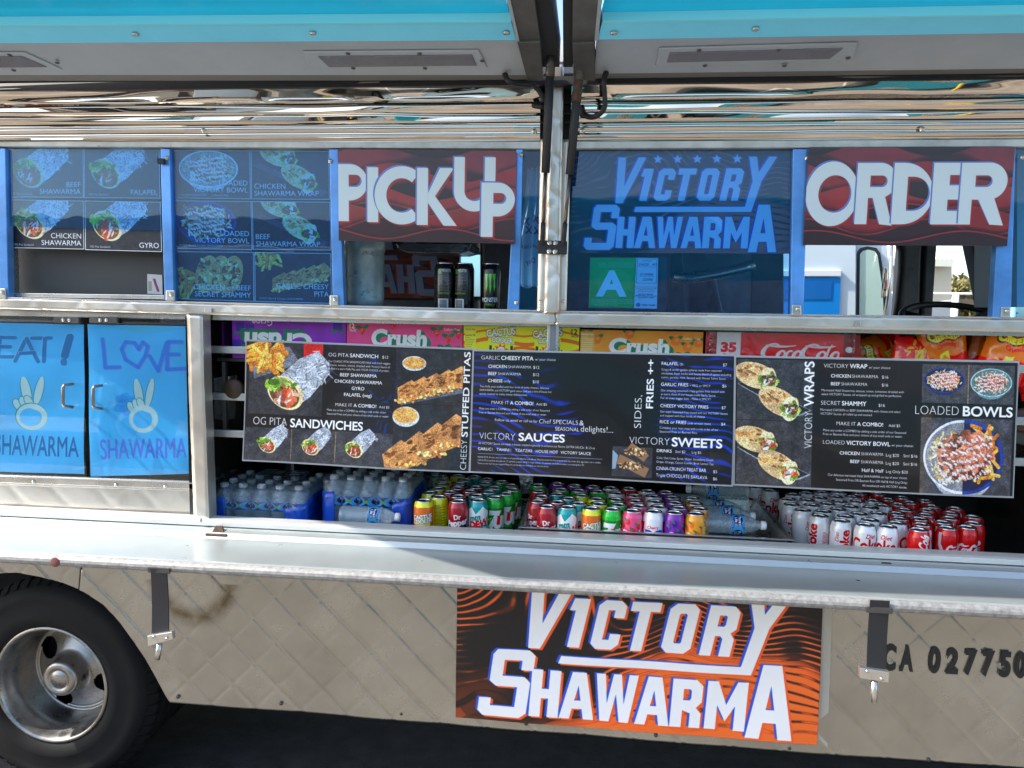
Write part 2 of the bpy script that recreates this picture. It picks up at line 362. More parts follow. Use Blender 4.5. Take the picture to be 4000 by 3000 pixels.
def wrap(c, cx, cy, s, a=20, seed=5):
    for dx, dy, aa, cut in ((-.35, -.35, a, 1), (.3, .35, a + 12, 1)):
        x, y = cx + dx * s, cy + dy * s
        B = rotp(np.concatenate([ell(0, 0, .62, .34, 24, 60, 300), ell(.35, 0, .2, .33, 14, -90, 90)]) * s, x, y, aa); c.P(B, (.84, .70, .50))
        c.specks(x - .1 * s, y - .12 * s, s * .45, s * .16, 26, [(.68, .45, .22), (.78, .56, .32)], s * .03, 2.2, rot=aa, seed=seed)
        p = rotp(np.array([(.36, .02)]) * s, x, y, aa)[0]
        c.P(ell(p[0], p[1], s * .34, s * .24, rot=aa + 70), (.95, .86, .66)); c.specks(p[0], p[1], s * .26, s * .18, 30, GREEN, s * .05, 1.6, seed=seed + 1)
        c.specks(p[0], p[1], s * .2, s * .13, 30, [(.32, .2, .18), (.45, .28, .22)] if seed % 2 else TOM + MEAT, s * .04, 1.6, seed=seed + 2); c.specks(p[0], p[1], s * .2, s * .14, 5, [(.95, .95, .9)], s * .03, 2.4, seed=seed + 3)
def quesa(c, cx, cy, s, n=5, a=-22, seed=4):
    for i in range(n):
        t = i - (n - 1) / 2; x = cx + t * s * .42; y = cy + t * s * .42 * math.tan(math.radians(a))
        W_ = rotp(np.array([(-.45, .3), (-.3, -.25), (.25, -.38), (.5, .05), (.1, .34)]) * s, x, y, a); c.P(W_ + (2, 4), (.35, .2, .08)); c.P(W_, (.74, .50, .27))
        c.specks(x, y - .05 * s, s * .3, s * .2, 16, [(.45, .24, .08), (.6, .36, .14)], s * .03, 2.5, rot=a, seed=seed + i)
        c.specks(x - .1 * s, y + .3 * s, s * .34, s * .07, 22, [(.98, .75, .35), (1, .85, .5), (.75, .4, .2)], s * .03, 1.6, seed=seed + i + 20)
def wavy(c, x0, y0, x1, y1, bgc, fg, freq=9., warp=2.2, seed=0, thr=.72, fadey=None, strength=1.0, cover=.5):
    """loose glowing strands over a dark ground; with fadey the ground itself turns to the strand colour towards the foot"""
    k = c.k; X0, Y0, X1, Y1 = [int(v * k) for v in (x0, y0, x1, y1)]; H, W = Y1 - Y0, X1 - X0
    n1 = vnoise(W, H, W / 3.2, seed, 2); n4 = vnoise(W, H, W / 9, seed + 4, 2); n2 = vnoise(W, H, W / 3.5, seed + 1, 2); n3 = vnoise(W, H, W / 14, seed + 2, 2); yy = np.linspace(0, 1, H)[:, None]; xx = np.linspace(0, 1, W)[None]
    ph = yy * freq + warp * n1 * 2.2 + n4 * 1.2 + .5 * np.sin(xx * 6 + seed); v = .5 + .5 * np.sin(ph * 6.283)
    mask = np.clip((n2 - (1 - cover)) * 5 + .5, 0, 1) * np.clip(n3 * 2.4 - .35, .15, 1); m = np.clip((v - thr) / (1 - thr), 0, 1) ** 1.3 * mask
    if fadey:
        g = np.clip((yy - fadey) * 2.6 + (n1 - .5) * 2.4 + (n2 - .5) * 1.2, 0, 1); g = g * g * (3 - 2 * g); m = np.maximum(m, np.clip(g * 1.05 - .75 * np.clip((v - .62) / .38, 0, 1) * (1 - np.clip((yy - .88) * 8, 0, 1)), 0, 1))
    a = c.a[Y0:Y1, X0:X1]; b = np.array(bgc, np.float32); m = m * strength; f2 = np.array(fg, np.float32); a[:] = b + (f2 - b) * m[..., None]; a[:] *= (1 - .35 * (m[..., None] < .5) * (m[..., None] > .05))
# ------------------------------------------------------------------ the lettering of the shop logo, drawn letter by letter (1356 x 645 art)
def _sh(P, k, y0): P = np.array(P, float); P[:, 0] += (y0 - P[:, 1]) * k; return P
def ch(x0, y0, x1, y1, c):                                   # chamfered box
    return np.array([(x0 + c, y0), (x1 - c, y0), (x1, y0 + c), (x1, y1 - c), (x1 - c, y1), (x0 + c, y1), (x0, y1 - c), (x0, y0 + c)], float)
def logo_letters():
    L = []
    L.append([np.array([(290, 45), (338, 45), (330, 225), (415, 45), (464, 45), (322, 330), (277, 330)], float)])
    L.append([np.array([(452, 115), (512, 115), (470, 315), (424, 315), (455, 165), (432, 165)], float)])
    k, yb, t, c_ = .2, 315, 40, 22
    x0, x1 = 508, 612; C = [(x0 + c_, 115), (x1 - c_, 115), (x1, 115 + c_), (x1, 185), (x1 - t, 185), (x1 - t, 155), (x0 + t, 155), (x0 + t, 275), (x1 - t, 275), (x1 - t, 250), (x1, 250), (x1, 315 - c_), (x1 - c_, 315), (x0 + c_, 315), (x0, 315 - c_), (x0, 115 + c_)]
    L.append([_sh(C, k, yb)])
    L.append([_sh([(628, 115), (738, 115), (738, 153), (703, 153), (703, 315), (661, 315), (661, 153), (628, 153)], k, yb)])
    L.append([_sh(ch(772, 115, 880, 315, c_), k, yb), _sh(ch(812, 155, 840, 275, 5), k, yb)])
    L.append([_sh([(915, 115), (1005, 115), (1027, 137), (1027, 205), (1010, 222), (1027, 245), (1027, 315), (985, 315), (985, 245), (975, 235), (957, 235), (957, 315), (915, 315)], k, yb), _sh([(957, 153), (980, 153), (985, 158), (985, 190), (980, 197), (957, 197)], k, yb)])
    L.append([np.array([(1091, 45), (1138, 45), (1150, 140), (1212, 45), (1260, 45), (1168, 195), (1108, 385), (392, 385), (404, 353), (1070, 353), (1114, 195)], float)])
    S_ = [(128, 340), (250, 340), (275, 362), (275, 425), (228, 425), (228, 385), (160, 385), (160, 452), (245, 452), (270, 475), (270, 603), (245, 625), (105, 625), (82, 603), (82, 548), (128, 548), (128, 580), (222, 580), (222, 497), (140, 497), (113, 475), (113, 362)]
    L.append([_sh(S_, .12, 625)])
    def put(P, x, w_, y0=415, y1=612): return [np.array([(x + a * w_, y0 + b * (y1 - y0)) for a, b in q], float) for q in P]
    Hh = [[(0, 0), (.38, 0), (.38, .4), (.62, .4), (.62, 0), (1, 0), (1, 1), (.62, 1), (.62, .6), (.38, .6), (.38, 1), (0, 1)]]
    Aa = [[(.3, 0), (.7, 0), (1, 1), (.7, 1), (.64, .78), (.36, .78), (.3, 1), (0, 1)], [(.5, .28), (.59, .6), (.41, .6)]]
    Ww = [[(0, 0), (.22, 0), (.3, .62), (.41, 0), (.6, 0), (.7, .62), (.78, 0), (1, 0), (.84, 1), (.62, 1), (.5, .42), (.38, 1), (.16, 1)]]
    Rr = [[(0, 0), (.78, 0), (1, .12), (1, .46), (.82, .58), (1, .7), (1, 1), (.64, 1), (.64, .7), (.38, .64), (.38, 1), (0, 1)], [(.38, .2), (.6, .2), (.64, .24), (.64, .38), (.6, .43), (.38, .43)]]
    Mm = [[(0, 0), (.26, 0), (.5, .48), (.74, 0), (1, 0), (1, 1), (.72, 1), (.72, .5), (.5, .82), (.28, .5), (.28, 1), (0, 1)]]
    for P, x, w_ in ((Hh, 283, 112), (Aa, 398, 132), (Ww, 528, 158), (Aa, 684, 128), (Rr, 814, 112), (Mm, 942, 148)): L.append([_sh(q, .06, 612) for q in put(P, x, w_)])
    L.append([_sh(q, .03, 635) for q in put(Aa, 1092, 170, 340, 635)])
    return L
LOGO = logo_letters()
def logo(c, ox=0, oy=0, sx=1., sy=1., white=(.9, .91, .97), lft=(.15, .3, .75), rgt=(.95, .33, .12), stars=True, mirror=False):
    def tf(P, dx=0, dy=0):
        q = np.array([((p[0] + dx) * sx, (p[1] + dy) * sy) for p in P])
        if mirror: q[:, 0] = 1356 * sx - q[:, 0]
        return q + (ox, oy)
    L = list(LOGO) + ([[star(x, 58, 31)] for x in (535, 656, 776, 896, 1019)] if stars else [])
    for d, col in ((( 9, 6), rgt), ((-9, -5), lft), ((0, 0), white)):
        for G in L: c.P([tf(p, *d) for p in G], col)
def red_layers(c, W, H, seed):
    c.R(0, 0, W, H, (.16, .06, .07)); xs = np.linspace(-20, W + 20, 60); r = np.random.default_rng(seed)
    for i, (y, am, col) in enumerate([(.02, .07, (.48, .14, .18)), (.17, .1, (.20, .06, .08)), (.24, .1, (.55, .11, .13)), (.42, .07, (.15, .05, .06)), (.46, .08, (.6, .13, .13)), (.62, .06, (.22, .07, .07)), (.66, .07, (.55, .13, .12)), (.80, .08, (.24, .08, .09)), (.9, .06, (.20, .07, .08))]):
        f = .006 + .002 * r.random(); p = r.random() * 6; yy = H * y + H * am * np.sin(xs * f + p)
        for k in range(6): c.P(np.concatenate([np.stack([xs, yy - 4 * k - 6], 1), [(W + 20, H), (-20, H)]]), (.05, .02, .03), .10)
        c.P(np.concatenate([np.stack([xs, yy], 1), [(W + 20, H), (-20, H)]]), col)
        if i > 4: c.P(np.concatenate([np.stack([xs, yy], 1), np.stack([xs, yy + 9], 1)[::-1]]), (.62, .15, .15))
    c.grain(.18, 120, seed)
WHT = (.86, .91, .92)
def fat(c, letters, add=None):
    for G in letters:
        for d, col in (((12, 11), (.62, .13, .12)), ((-9, -8), (.30, .52, .86)), ((-1.5, -1), (.5, .15, .15)), ((0, 0), WHT)):
            for op, P in G:
                c.P([np.asarray(q) + d for q in P], col)
def Dshape(x0, y0, x1, y1, t, hole):                         # stem and bowl of P, R, D
    r = (y1 - y0) / 2; o = np.concatenate([[(x0, y0)], ell(x1 - r, y0 + r, r, r, 24, -90, 90), [(x0, y1)]]); hx0, hy0, hx1, hy1 = hole; q = (hy1 - hy0) / 2
    return [o, np.concatenate([[(hx0, hy0)], ell(hx1 - q, hy0 + q, q, q, 20, -90, 90), [(hx0, hy1)]])]
def art_pickup():
    c = Canvas(1105, 579, k=.6); red_layers(c, 1105, 579, 4)
    o = lambda P: [np.asarray(p, float) - (30, 133) for p in P]
    fat(c, [[(0, o(Dshape(20, 225, 217, 455, 0, (97, 292, 178, 368)))), (0, o([rc(20, 400, 97, 587)]))], [(0, o([rc(214, 243, 284, 590)]))],
            [(0, o([np.concatenate([ell(432, 418, 172, 184, 40, 50, 310), ell(432, 418, 97, 108, 40, 310, 50)])]))],
            [(0, o([rc(526, 243, 596, 603)])), (0, o([np.array([(668, 243), (755, 243), (640, 420), (778, 605), (694, 605), (596, 462), (596, 400)])]))],
            [(0, o([np.concatenate([[(756, 173), (822, 173)], ell(883, 385, 61, 62, 20, 180, 0)[::1], [(944, 173), (1010, 173)], ell(883, 385, 127, 128, 30, 0, 180)])]))],
            [(0, o([rc(926, 330, 1000, 672)])), (0, o(Dshape(926, 330, 1132, 542, 0, (1000, 395, 1078, 462))))]])
    # the U again without its artefact, plain white joins
    return c
def art_order():
    c = Canvas(1290, 603, k=.6); red_layers(c, 1290, 603, 9)
    o = lambda P: [np.asarray(p, float) - (866, 121) for p in P]
    fat(c, [[(0, o([ell(1032, 405, 170, 200, 50), ell(1050, 405, 105, 115, 50)]))],
            [(0, o(Dshape(1186, 215, 1440, 430, 0, (1272, 292, 1380, 362)))), (0, o([rc(1186, 400, 1264, 592)])), (0, o([np.array([(1290, 420), (1370, 415), (1425, 600), (1345, 592)])]))],
            [(0, o(Dshape(1418, 215, 1672, 592, 0, (1508, 300, 1650, 508))))],
            [(0, o([np.array([(1665, 215), (1850, 215), (1850, 290), (1770, 290), (1770, 352), (1840, 352), (1840, 440), (1765, 440), (1765, 508), (1845, 508), (1845, 592), (1665, 592)])]))],
            [(0, o(Dshape(1838, 215, 2126, 440, 0, (1930, 292, 2034, 362)))), (0, o([rc(1838, 400, 1915, 592)])), (0, o([np.array([(1950, 430), (2045, 410), (2120, 597), (2035, 592)])]))]])
    return c
def art_banner():
    c = Canvas(1356, 645, k=.62); wavy(c, 0, 0, 1356, 645, (.09, .07, .07), (1.0, .40, .13), 17, 5.2, 12, .4, fadey=.60, cover=.54); logo(c); return c
def art_windowsign():
    c = Canvas(1356, 645, k=.55); wavy(c, 0, 0, 1356, 645, (.10, .07, .09), (.85, .42, .34), 15, 3.6, 12, .4, fadey=.62, strength=.9, cover=.7); logo(c, white=(.86, .9, .97), lft=(.2, .3, .8), rgt=(.6, .3, .5)); return c
def art_mirrorsign():
    c = Canvas(1356, 645, k=.4); wavy(c, 0, 0, 1356, 645, (.12, .08, .08), (.7, .32, .2), 10, 3.2, 12, .4, fadey=.7); logo(c, mirror=True, white=(.75, .8, .92)); return c
def art_photo(kind):
    c = Canvas(480, 300, k=.62); slate(c, 0, 0, 480, 300, kind * 3 + 1, (.10, .10, .13))
    t, sub = {0: (('BEEF', 'SHAWARMA'), 'OG Pita Sandwich'), 1: (('FALAFEL',), 'OG Pita Sandwich'), 2: (('CHICKEN', 'SHAWARMA'), 'OG Pita Sandwich'), 3: (('GYRO',), 'OG Pita Sandwich'),
              4: (('LOADED', 'VICTORY BOWL'), 'CHICKEN SHAWARMA      o Basmati Rice'), 5: (('CHICKEN', 'SHAWARMA WRAP'), ''), 6: (('LOADED', 'VICTORY BOWL'), 'MIXED-Beef & Chicken SHAWARMA'), 7: (('BEEF', 'SHAWARMA WRAP'), ''),
              8: (('CHICKEN or BEEF', 'SECRET SHAMMY'), ''), 9: (('GARLIC CHEESY', 'PITA'), 'MIXED-Beef & Chicken SHAWARMA')}[kind]
    if kind < 4: pita(c, 140, 150, 190, -32, {0: 2, 1: 3, 2: 0, 3: 1}[kind], 3 + kind)
    elif kind == 4: bowl(c, 220, 115, 185, 115, (.85, .88, .9), 1, 5)
    elif kind == 6: bowl(c, 200, 130, 185, 125, (.15, .22, .5), 0, 8)
    elif kind in (5, 7): c.P(np.array([(0, 90), (60, 80), (470, 250), (430, 280)]), (.22, .22, .28)); wrap(c, 235, 95, 190, 18, kind)
    elif kind == 8:
        fries(c, 60, 200, 60, 90, 20, 90, 2)
        for i in range(3): q = rotp(ell(0, 0, 70, 120), 190 + i * 75, 140, 15); c.P(q, (.80, .55, .3)); c.specks(190 + i * 75, 130, 50, 90, 40, [(.5, .28, .12), (.95, .8, .5)], 8, 2, seed=i)
    else: fries(c, 80, 40, 80, 35, 24, 80, 2); quesa(c, 290, 150, 150, 5, -14)
    c.grain(.5, 5, 3 + kind); c.grain(.25, 40, 30 + kind)
    R = kind in (5, 7)
    for i, s_ in enumerate(t[::-1]): c.T(s_, 20 if R else 462, 278 - i * 44 - (18 if kind in (4, 6, 9) else 0), 31, (.88, .93, 1), 'l' if R else 'r', b=.004)
    if sub: c.T(sub, 30, 284, 12, (.8, .85, .95))
    c.P([rc(0, 0, 480, 300), rc(4, 4, 476, 296)], (.75, .8, .88))
    return c
def art_board1():
    c = Canvas(1620, 860, (.07, .05, .06), k=.56); wavy(c, 560, 0, 1100, 860, (.05, .04, .05), (.05, .14, .42), 12, 2.4, 3, .5); c.R(560, 0, 900, 860, (.06, .05, .06), .6)
    slate(c, 20, 0, 562, 520, 2); c.P(np.array([(20, 30), (320, 30), (395, 145), (60, 265)]), (.38, .4, .45)); fries(c, 150, 105, 120, 85, 60, 120, 3)
    c.P(rc(420, 0, 560, 130), (.8, .1, .1)); c.R(450, 100, 530, 112, (.95, .8, .8))
    pita(c, 290, 360, 260, -38, 1, 4)
    c.TT(600, 84, ('OG PITA', 26, -.01, 10), ('SANDWICH', 26, .02, 30), ('$12', 20, 0, 0))
    for i, s_ in enumerate(('Our CLASSIC PITA SANDWICHES filled with fresh veggies', '(lettuce, tomato, onion), drizzled with Victory Sauce all', 'stuffed in a warm fluffy Pita with YOUR CHOICE of protein.')): c.T(s_, 600, 125 + i * 26, 15, wid=445 - i * 2)
    for i, s_ in enumerate(('BEEF SHAWARMA', 'CHICKEN SHAWARMA', 'GYRO', 'FALAFEL (veg)')): c.T(s_, 820, 222 + i * 47, 23, al='c', b=.02)
    c.TT(660, 438, ('MAKE IT', 23, -.01, 10), ('A COMBO!', 23, .025, 20), ('Add $5', 17, 0, 0))
    for i, s_ in enumerate(('Make any order a COMBO by adding a side order of our', 'Seasoned Fries and your choice of any small soda or water.')): c.T(s_, 600, 474 + i * 28, 15, wid=430 + i * 20)
    c.T('OG PITA', 60, 598, 56, b=-.025, wid=250); c.T('SANDWICHES', 335, 605, 60, b=.035, wid=530)
    slate(c, 0, 618, 1100, 860, 8, (.2, .2, .22))
    for i in range(3): pita(c, 170 + i * 320, 745, 125, -42, (2, 1, 3)[i], 11 + i)
    for x in (345, 670): c.R(x, 620, x + 4, 850, (.6, .48, .3))
    slate(c, 1085, 10, 1575, 860, 9, (.13, .13, .15)); c.R(1085, 395, 1575, 400, (.05, .05, .06))
    c.P(np.array([(1085, 250), (1120, 390), (1575, 250), (1575, 300), (1130, 410)]), (.3, .32, .38)); c.P(ell(1215, 110, 85, 52), (.75, .8, .8)); c.P(ell(1215, 106, 78, 42), (.85, .6, .3))
    quesa(c, 1350, 260, 205, 5, -18, 5); c.P(ell(1170, 490, 95, 72), (.75, .8, .8)); c.P(ell(1165, 480, 88, 58), (.87, .62, .32)); quesa(c, 1320, 690, 300, 4, -28, 6)
    for q in ((20, 0, 562, 520), (0, 618, 1085, 860), (1085, 10, 1575, 860)): c.grain(.45, 6, 5, q); c.grain(.3, 50, 6, q)
    c.R(1560, 0, 1620, 860, (.06, .05, .06)); c.T('CHEESY', 1606, 850, 42, rot=-90, b=-.02, wid=215); c.T('STUFFED PITAS', 1606, 615, 42, rot=-90, b=.03, wid=600)
    return c
def art_board2():
    c = Canvas(1880, 890, (.04, .04, .07), k=.56); wavy(c, 0, 0, 1880, 890, (.035, .035, .055), (.04, .17, .62), 15, 3.2, 21, .30, cover=.58); c.grain(.2, 200, 3)
    c.TT(55, 58, ('GARLIC', 28, -.015, 10), ('CHEESY PITA', 28, .025, 12), ('w/ your choice', 17, 0, 0))
    for i, (a, b_, p) in enumerate((('CHICKEN', 'SHAWARMA', '$12'), ('BEEF', 'SHAWARMA', '$12'), ('CHEESE', 'only', '$10'))): y = 118 + i * 52; c.TT(110, y, (a, 22, .025, 9), (b_, 21, -.01, 0)); c.T(p, 440, y, 21)
    for i, s_ in enumerate(('Two fluffy pitas stuffed with four kinds of melty cheeses, delicious', 'SHAWARMA, and VICTORY garlic sauce (and just a hint of house hot', 'sauce), toasted to melty cheesy deliciousness.')): c.T(s_, 50, 262 + i * 27, 15, wid=(510, 530, 355)[i])
    c.TT(140, 382, ('MAKE IT', 24, -.01, 10), ('A COMBO!', 24, .025, 22), ('Add $5', 18, 0, 0))
    for i, s_ in enumerate(('Make any order a COMBO by adding a side order of our Seasoned', 'Fries or Basmati Rice and your choice of any small soda or water.')): c.T(s_, 50, 425 + i * 30, 15, wid=(520, 500)[i])
    c.T('Follow us, email or call us for', 170, 508, 20, wid=315); c.T('Chef SPECIALS', 495, 512, 30, b=-.01, wid=285); c.T('&', 790, 516, 36); c.T('SEASONAL', 615, 560, 26, wid=175); c.T('delights!...', 800, 560, 42, b=-.01, wid=235)
    c.T('VICTORY', 55, 645, 50, b=-.03, wid=270); c.T('SAUCES', 350, 645, 56, b=.04, wid=335)
    c.T('All VICTORY Sauces are made in-house, created especially to enhance our flavors. EXTRA SAUCEs  $1.25 ea', 52, 684, 17, wid=855)
    for x, s_ in ((50, 'GARLIC'), (188, 'TAHINI'), (325, 'TZATZIKI'), (478, 'HOUSE HOT'), (660, 'VICTORY SAUCE')): c.T(s_, x, 728, 20, b=.015)
    for x in (155, 292, 445, 630): c.R(x, 708, x + 3, 730, (.8, .8, .9))
    c.R(50, 752, 965, 755, (.6, .6, .7))
    for i, s_ in enumerate(('PLEASE NOTE: All menu items are subject to all applicable additional local sales tax. Please be advised that food prepared here may contain dairy, egg, wheat, nuts or shellfish.', 'CASH & ZELLE payments are preferred. CC payments accepted with $10 charge minimum. CC payments over $100 are subject to processing fee of 3%.', 'Thank you very much for your support! Please let us know what you think about our food and service.')): c.T(s_, 50, 785 + i * 24, 12, wid=(905, 785, 525)[i])
    c.T('SIDES,', 1232, 520, 50, rot=-90, b=-.02, wid=235); c.T('FRIES ++', 1312, 375, 48, rot=-90, b=.03, wid=340)
    X = 1365
    for y, a, b_, p, t in ((70, 'FALAFEL', '(5)', '$7', ('Crispy & tender golden spheres made from seasoned', 'chickpeas, fresh herbs and house-blend of spices including', 'cumin, parsley, mint. Served with House Tahini Sauce.')), (215, 'GARLIC FRIES -', 'REG or SPICY', '$6', ('Our amazing seasoned crispy golden fries tossed with', 'an extra dose of our house-made Garlic Sauce.', 'For an even bigger kick - Make it SPICY!!')),
                           (365, 'CHEESY VICTORY FRIES', '', '$7', ('Our super Seasoned Fries tossed with our VICTORY Sauces', 'and topped with four kinds of cheese.')), (478, 'RICE or FRIES', '(side w/main item)', '$4', ('Complete your main meal with a side order of our', 'Seasoned Fries or Basmati Rice.'))):
        c.TT(X, y, (a, 22, .015, 10), *(((b_, 15, 0, 0),) if b_ else ())); c.T(p, X + 430, y, 20)
        for i, s_ in enumerate(t): c.T(s_, X, y + 38 + i * 27, 15, wid=min(490, len(s_) * 8.6))
    c.T('VICTORY', 1150, 632, 52, b=-.03, wid=290); c.T('SWEETS', 1455, 636, 60, b=.04, wid=350)
    slate(c, 1035, 655, 1320, 870, 4, (.2, .2, .22)); c.P(np.array([(1035, 680), (1075, 720), (1060, 815), (1035, 820)]), (.5, .6, .68))
    for q in (rotp(rc(-75, -30, 75, 30), 1215, 690, 35), rotp(rc(-115, -36, 115, 36), 1180, 790, 24)):
        c.P(q, (.55, .4, .28)); m_ = q.mean(0); c.specks(m_[0], m_[1], 95, 30, 80, [(.8, .68, .5), (.35, .22, .14)], 6, 1.5, seed=3)
    c.TT(X - 15, 682, ('DRINKS', 21, .025, 26), ('Sml $2', 18, 0, 45), ('Lrg $5', 18, 0, 0))
    for i, s_ in enumerate(('Coke, Diet Coke, Sprite, Water, Strawberry Crush,', 'Grape, Orange, Cactus Cooler, Brisk Lemon Tea')): c.T(s_, X - 15, 730 + i * 28, 16, wid=400)
    c.T('CINNA-CRUNCH TREAT BAR', X - 15, 808, 23, b=.01, wid=350); c.T('$5', X + 385, 812, 20); c.T('Triple CHOCOLATE BAKLAVA', X - 15, 858, 24, wid=360); c.T('$6', X + 385, 862, 20)
    return c
def art_board3():
    c = Canvas(2010, 930, (.06, .045, .055), k=.56); wavy(c, 560, 0, 1330, 930, (.06, .045, .055), (.3, .05, .1), 13, 2.5, 31, .6, strength=.5)
    slate(c, 10, 10, 565, 930, 3, (.2, .2, .22)); c.R(10, 448, 565, 453, (.06, .06, .07))
    for cy, sd in ((250, 5), (715, 6)):
        c.P(np.array([(10, cy - 60), (80, cy - 90), (560, cy + 120), (480, cy + 160), (430, cy + 165)]), (.5, .52, .56)); c.P(np.array([(20, cy - 62), (80, cy - 84), (545, cy + 118), (470, cy + 150), (430, cy + 152)]), (.12, .12, .15)); wrap(c, 240, cy - 30, 265, 16, sd)
    c.grain(.45, 6, 8, (10, 10, 565, 930)); c.grain(.3, 60, 8, (10, 10, 565, 930)); c.R(565, 0, 600, 930, (.07, .055, .065)); c.T('VICTORY', 565, 645, 56, rot=-90, b=-.025, wid=270); c.T('WRAPS', 572, 340, 68, rot=-90, b=.03, wid=320)
    X = 640
    c.TT(X, 60, ('VICTORY', 29, -.015, 11), ('WRAP', 30, .03, 12), ('w/ your choice:', 17, 0, 0))
    for i, (a, b_) in enumerate((('CHICKEN', 'SHAWARMA'), ('BEEF', 'SHAWARMA'))): c.TT(X + 55, 128 + i * 56, (a, 23, .025, 9), (b_, 23, -.01, 0)); c.T('$16', X + 420, 128 + i * 56, 21)
    for i, s_ in enumerate(('Marinated Halal Shawarma, lettuce, onion, tomatoes drizzled with', 'select VICTORY Sauces, all wrapped up and grilled to perfection.')): c.T(s_, X - 12, 228 + i * 28, 16, wid=590 - i * 15)
    c.TT(X - 15, 325, ('SECRET', 29, -.015, 11), ('SHAMMY', 30, .03, 0)); c.T('$16', X + 400, 328, 21)
    for i, s_ in enumerate(('Marinated CHICKEN or BEEF SHAWARMA with cheese and select', 'VICTORY Sauces, all rolled up and toasted.')): c.T(s_, X - 18, 368 + i * 28, 16, wid=575 - i * 200)
    c.TT(X + 100, 468, ('MAKE IT', 26, -.01, 11), ('A COMBO!', 26, .025, 40), ('Add $5', 19, 0, 0))
    for i, s_ in enumerate(('Make any order a COMBO by adding a side order of our Seasoned', 'Fries or Basmati Rice and your choice of any small soda or water.')): c.T(s_, X + 5, 514 + i * 28, 16, wid=595 - i * 25)
    c.TT(X + 5, 606, ('LOADED', 28, -.015, 11), ('VICTORY BOWL', 29, .03, 10), ('w/ your choice:', 17, 0, 0))
    for i, (a, b_) in enumerate((('CHICKEN', 'SHAWARMA'), ('BEEF', 'SHAWARMA'))): c.T(a, X + 270, 678 + i * 58, 23, al='r', b=.025); c.T(b_, X + 282, 678 + i * 58, 23, b=-.01, wid=160); c.T('Lrg $20', X + 460, 680 + i * 58, 21); c.T('Sml $16', X + 585, 680 + i * 58, 21)
    c.TT(X + 290, 796, ('Half & Half', 24, .01, 18), ('Lrg Only $20', 20, 0, 0))
    for i, s_ in enumerate(('Our delicious marinated Halal SHAWARMA on top of your choice:', 'Seasoned Fries OR Basmati Rice OR Half & Half (Lrg Only)', 'All smothered with VICTORY sauces.')): c.T(s_, X + 615, 836 + i * 33, 17, al='r', wid=(570, 510, 320)[i])
    slate(c, 1345, 20, 1990, 290, 6, (.24, .24, .26)); c.R(1668, 20, 1674, 290, (.6, .48, .3)); bowl(c, 1500, 130, 145, 88, (.12, .2, .5), 0, 3); bowl(c, 1830, 140, 145, 98, (.6, .78, .8), 1, 4)
    c.T('LOADED', 1300, 372, 62, b=-.03, wid=310); c.T('BOWLS', 1640, 375, 66, b=.04, wid=345)
    slate(c, 1345, 392, 1990, 930, 7, (.24, .24, .27)); bowl(c, 1650, 665, 285, 262, (.88, .9, .95), 2, 9); c.P(ell(1650, 665, 287, 264, 40, -90, 90), (.1, .22, .55)); c.P(ell(1650, 665, 262, 240, 40, -90, 90), (.1, .12, .25))
    fries(c, 1790, 640, 85, 190, 46, 110, 5)
    c.specks(1660, 650, 175, 165, 330, MEAT, 13, 1.7, seed=7); c.specks(1740, 620, 120, 130, 150, [(.85, .5, .38), (.78, .42, .3)], 12, 1.9, seed=8)
    r = np.random.default_rng(4)
    for k in range(5):
        for i in range(22): t = i / 21; c.P(ell(1500 + t * 340, 560 + k * 62 + (.5 - t) * 90 + r.normal() * 12, 15, 8, 8, rot=r.random() * 90), (.93, .92, .96), .75)
    c.grain(.4, 6, 9, (1345, 20, 1990, 290)); c.grain(.4, 6, 10, (1345, 395, 1990, 930)); c.grain(.25, 60, 10, (1345, 395, 1990, 930))
    return c
